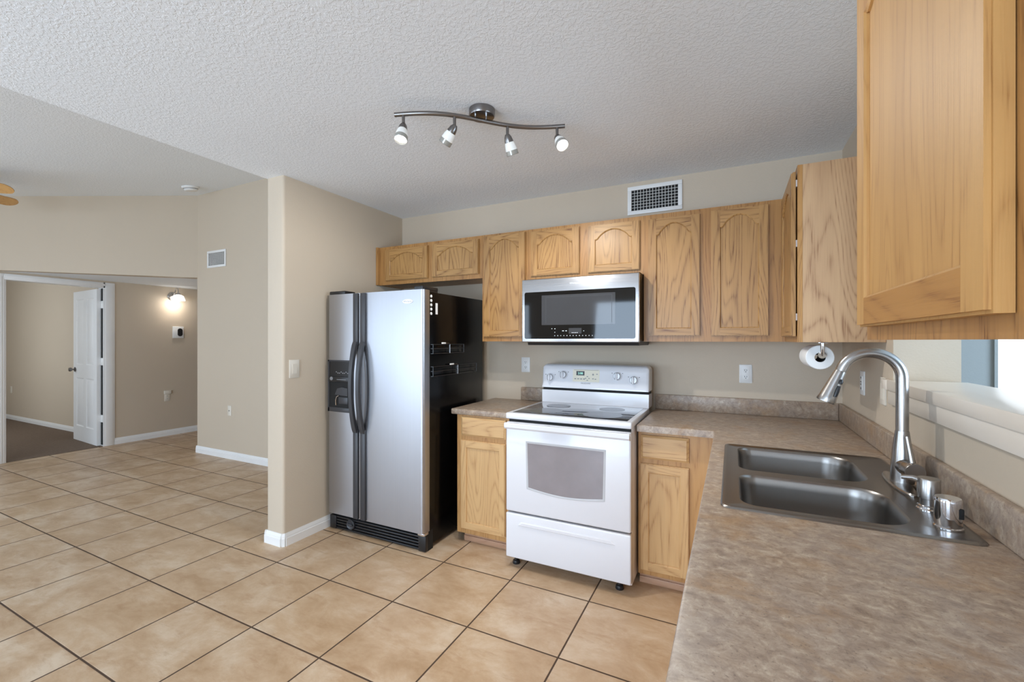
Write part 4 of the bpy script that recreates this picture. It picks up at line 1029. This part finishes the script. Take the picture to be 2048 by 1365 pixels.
# ------------------------------------------------------------------ paper roll on its holder
def paper_roll():
    x, y0, y1, z = 0.352, 2.40, 2.62, 1.303
    t = thing('paper_roll', (x, y0, z), 'white paper roll on the hanging rod under the corner cabinet', 'paper roll')
    b = MB(); n = 36
    def ring(r, y): return [(x + r * math.cos(2 * PI * k / n), y, z + r * math.sin(2 * PI * k / n)) for k in range(n)]
    b.rings([ring(0.021, y0), ring(0.052, y0), ring(0.0545, y0 + 0.003), ring(0.0545, y1), ring(0.021, y1)], 0, False, False); b.build('paper', 'paper', t)
    b = MB(); b.rings([ring(0.021, y0 - 0.0005), ring(0.021, y1)], 0, False, False); b.build('core', 'card', t)
    h = thing('roll_holder', (x, y0, UZ0), 'chrome rod holder hanging from the cabinet bottom through the paper roll', 'holder')
    b = MB(); zz = z + 0.012
    b.tube([(x + 0.004, y0 - 0.03, UZ0 - 0.0005), (x + 0.004, y0 - 0.03, zz + 0.012), (x + 0.004, y0 - 0.022, zz), (x + 0.004, y0, zz), (x + 0.004, y1 + 0.02, zz)], 0.008, 14); b.build('rod', 'chrome', h)
    b = MB(); b.lathe([(0.016, 0), (0.014, 0.006), (0.004, 0.008)], (x + 0.004, y0 - 0.026, zz), (0, 1, 0), 20); b.build('end_cap', 'chrome', h)
    b = MB(); b.box(x - 0.014, x + 0.022, y0 - 0.05, y0 - 0.01, UZ0 - 0.004, UZ0 - 0.0005, 0, 0.001); b.build('mount_plate', 'chrome', h)
paper_roll()

# ------------------------------------------------------------------ ceiling fan (only two blade tips reach into view)
def ceiling_fan():
    A, B = Vector((-5.78, 1.56, 2.74)), Vector((-6.37, 1.75, 2.74))
    c = Vector((-6.2, 1.25, 2.74))
    t = thing('ceiling_fan', (c.x, c.y, vz(c.y)), 'ceiling fan with light wood blades under the vaulted ceiling', 'ceiling fan')
    b = MB(); b.lathe([(0.07, vz(c.y) - 0.006), (0.07, vz(c.y) - 0.03), (0.03, vz(c.y) - 0.05), (0.014, vz(c.y) - 0.052), (0.014, c.z + 0.05), (0.1, c.z + 0.045), (0.11, c.z - 0.02), (0.06, c.z - 0.06), (0.0, c.z - 0.065)], (c.x, c.y, 0), n=32, cap1=False); b.build('motor_housing', 'nickel', t)
    a0 = math.atan2(A.y - c.y, A.x - c.x); a1 = math.atan2(B.y - c.y, B.x - c.x)
    st = a1 - a0
    for k in range(5):
        ang = a0 + k * (2 * PI / 5) if k != 1 else a1
        L = (A - c).length if k != 1 else (B - c).length
        mx = Matrix.Translation(c) @ Matrix.Rotation(ang, 4, 'Z') @ Matrix.Rotation(math.radians(-26), 4, 'X')
        poly = [(0.17, -0.045), (0.30, -0.058), (L - 0.10, -0.062)] + [(L - 0.07 + 0.07 * math.sin(PI * q / 10), -0.062 * math.cos(PI * q / 10)) for q in range(11)] + [(L - 0.10, 0.062), (0.30, 0.058), (0.17, 0.045)]
        b = MB(); b.prism(poly, lambda u, v, d: mx @ Vector((u, v, d)), -0.004, 0.002, 0); b.prism([(u * 1.0 + 0.0, v) for u, v in poly], lambda u, v, d: mx @ Vector((u, v, d)), 0.002, 0.004, 1)
        bl = b.build('blade', ['fan_wood', 'fan_rim'], t)
        b = MB(); b.prism([(0.08, -0.02), (0.2, -0.035), (0.2, 0.035), (0.08, 0.02)], lambda u, v, d: mx @ Vector((u, v, d)), 0.004, 0.008); b.build('blade_iron', 'nickel', t)
ceiling_fan()
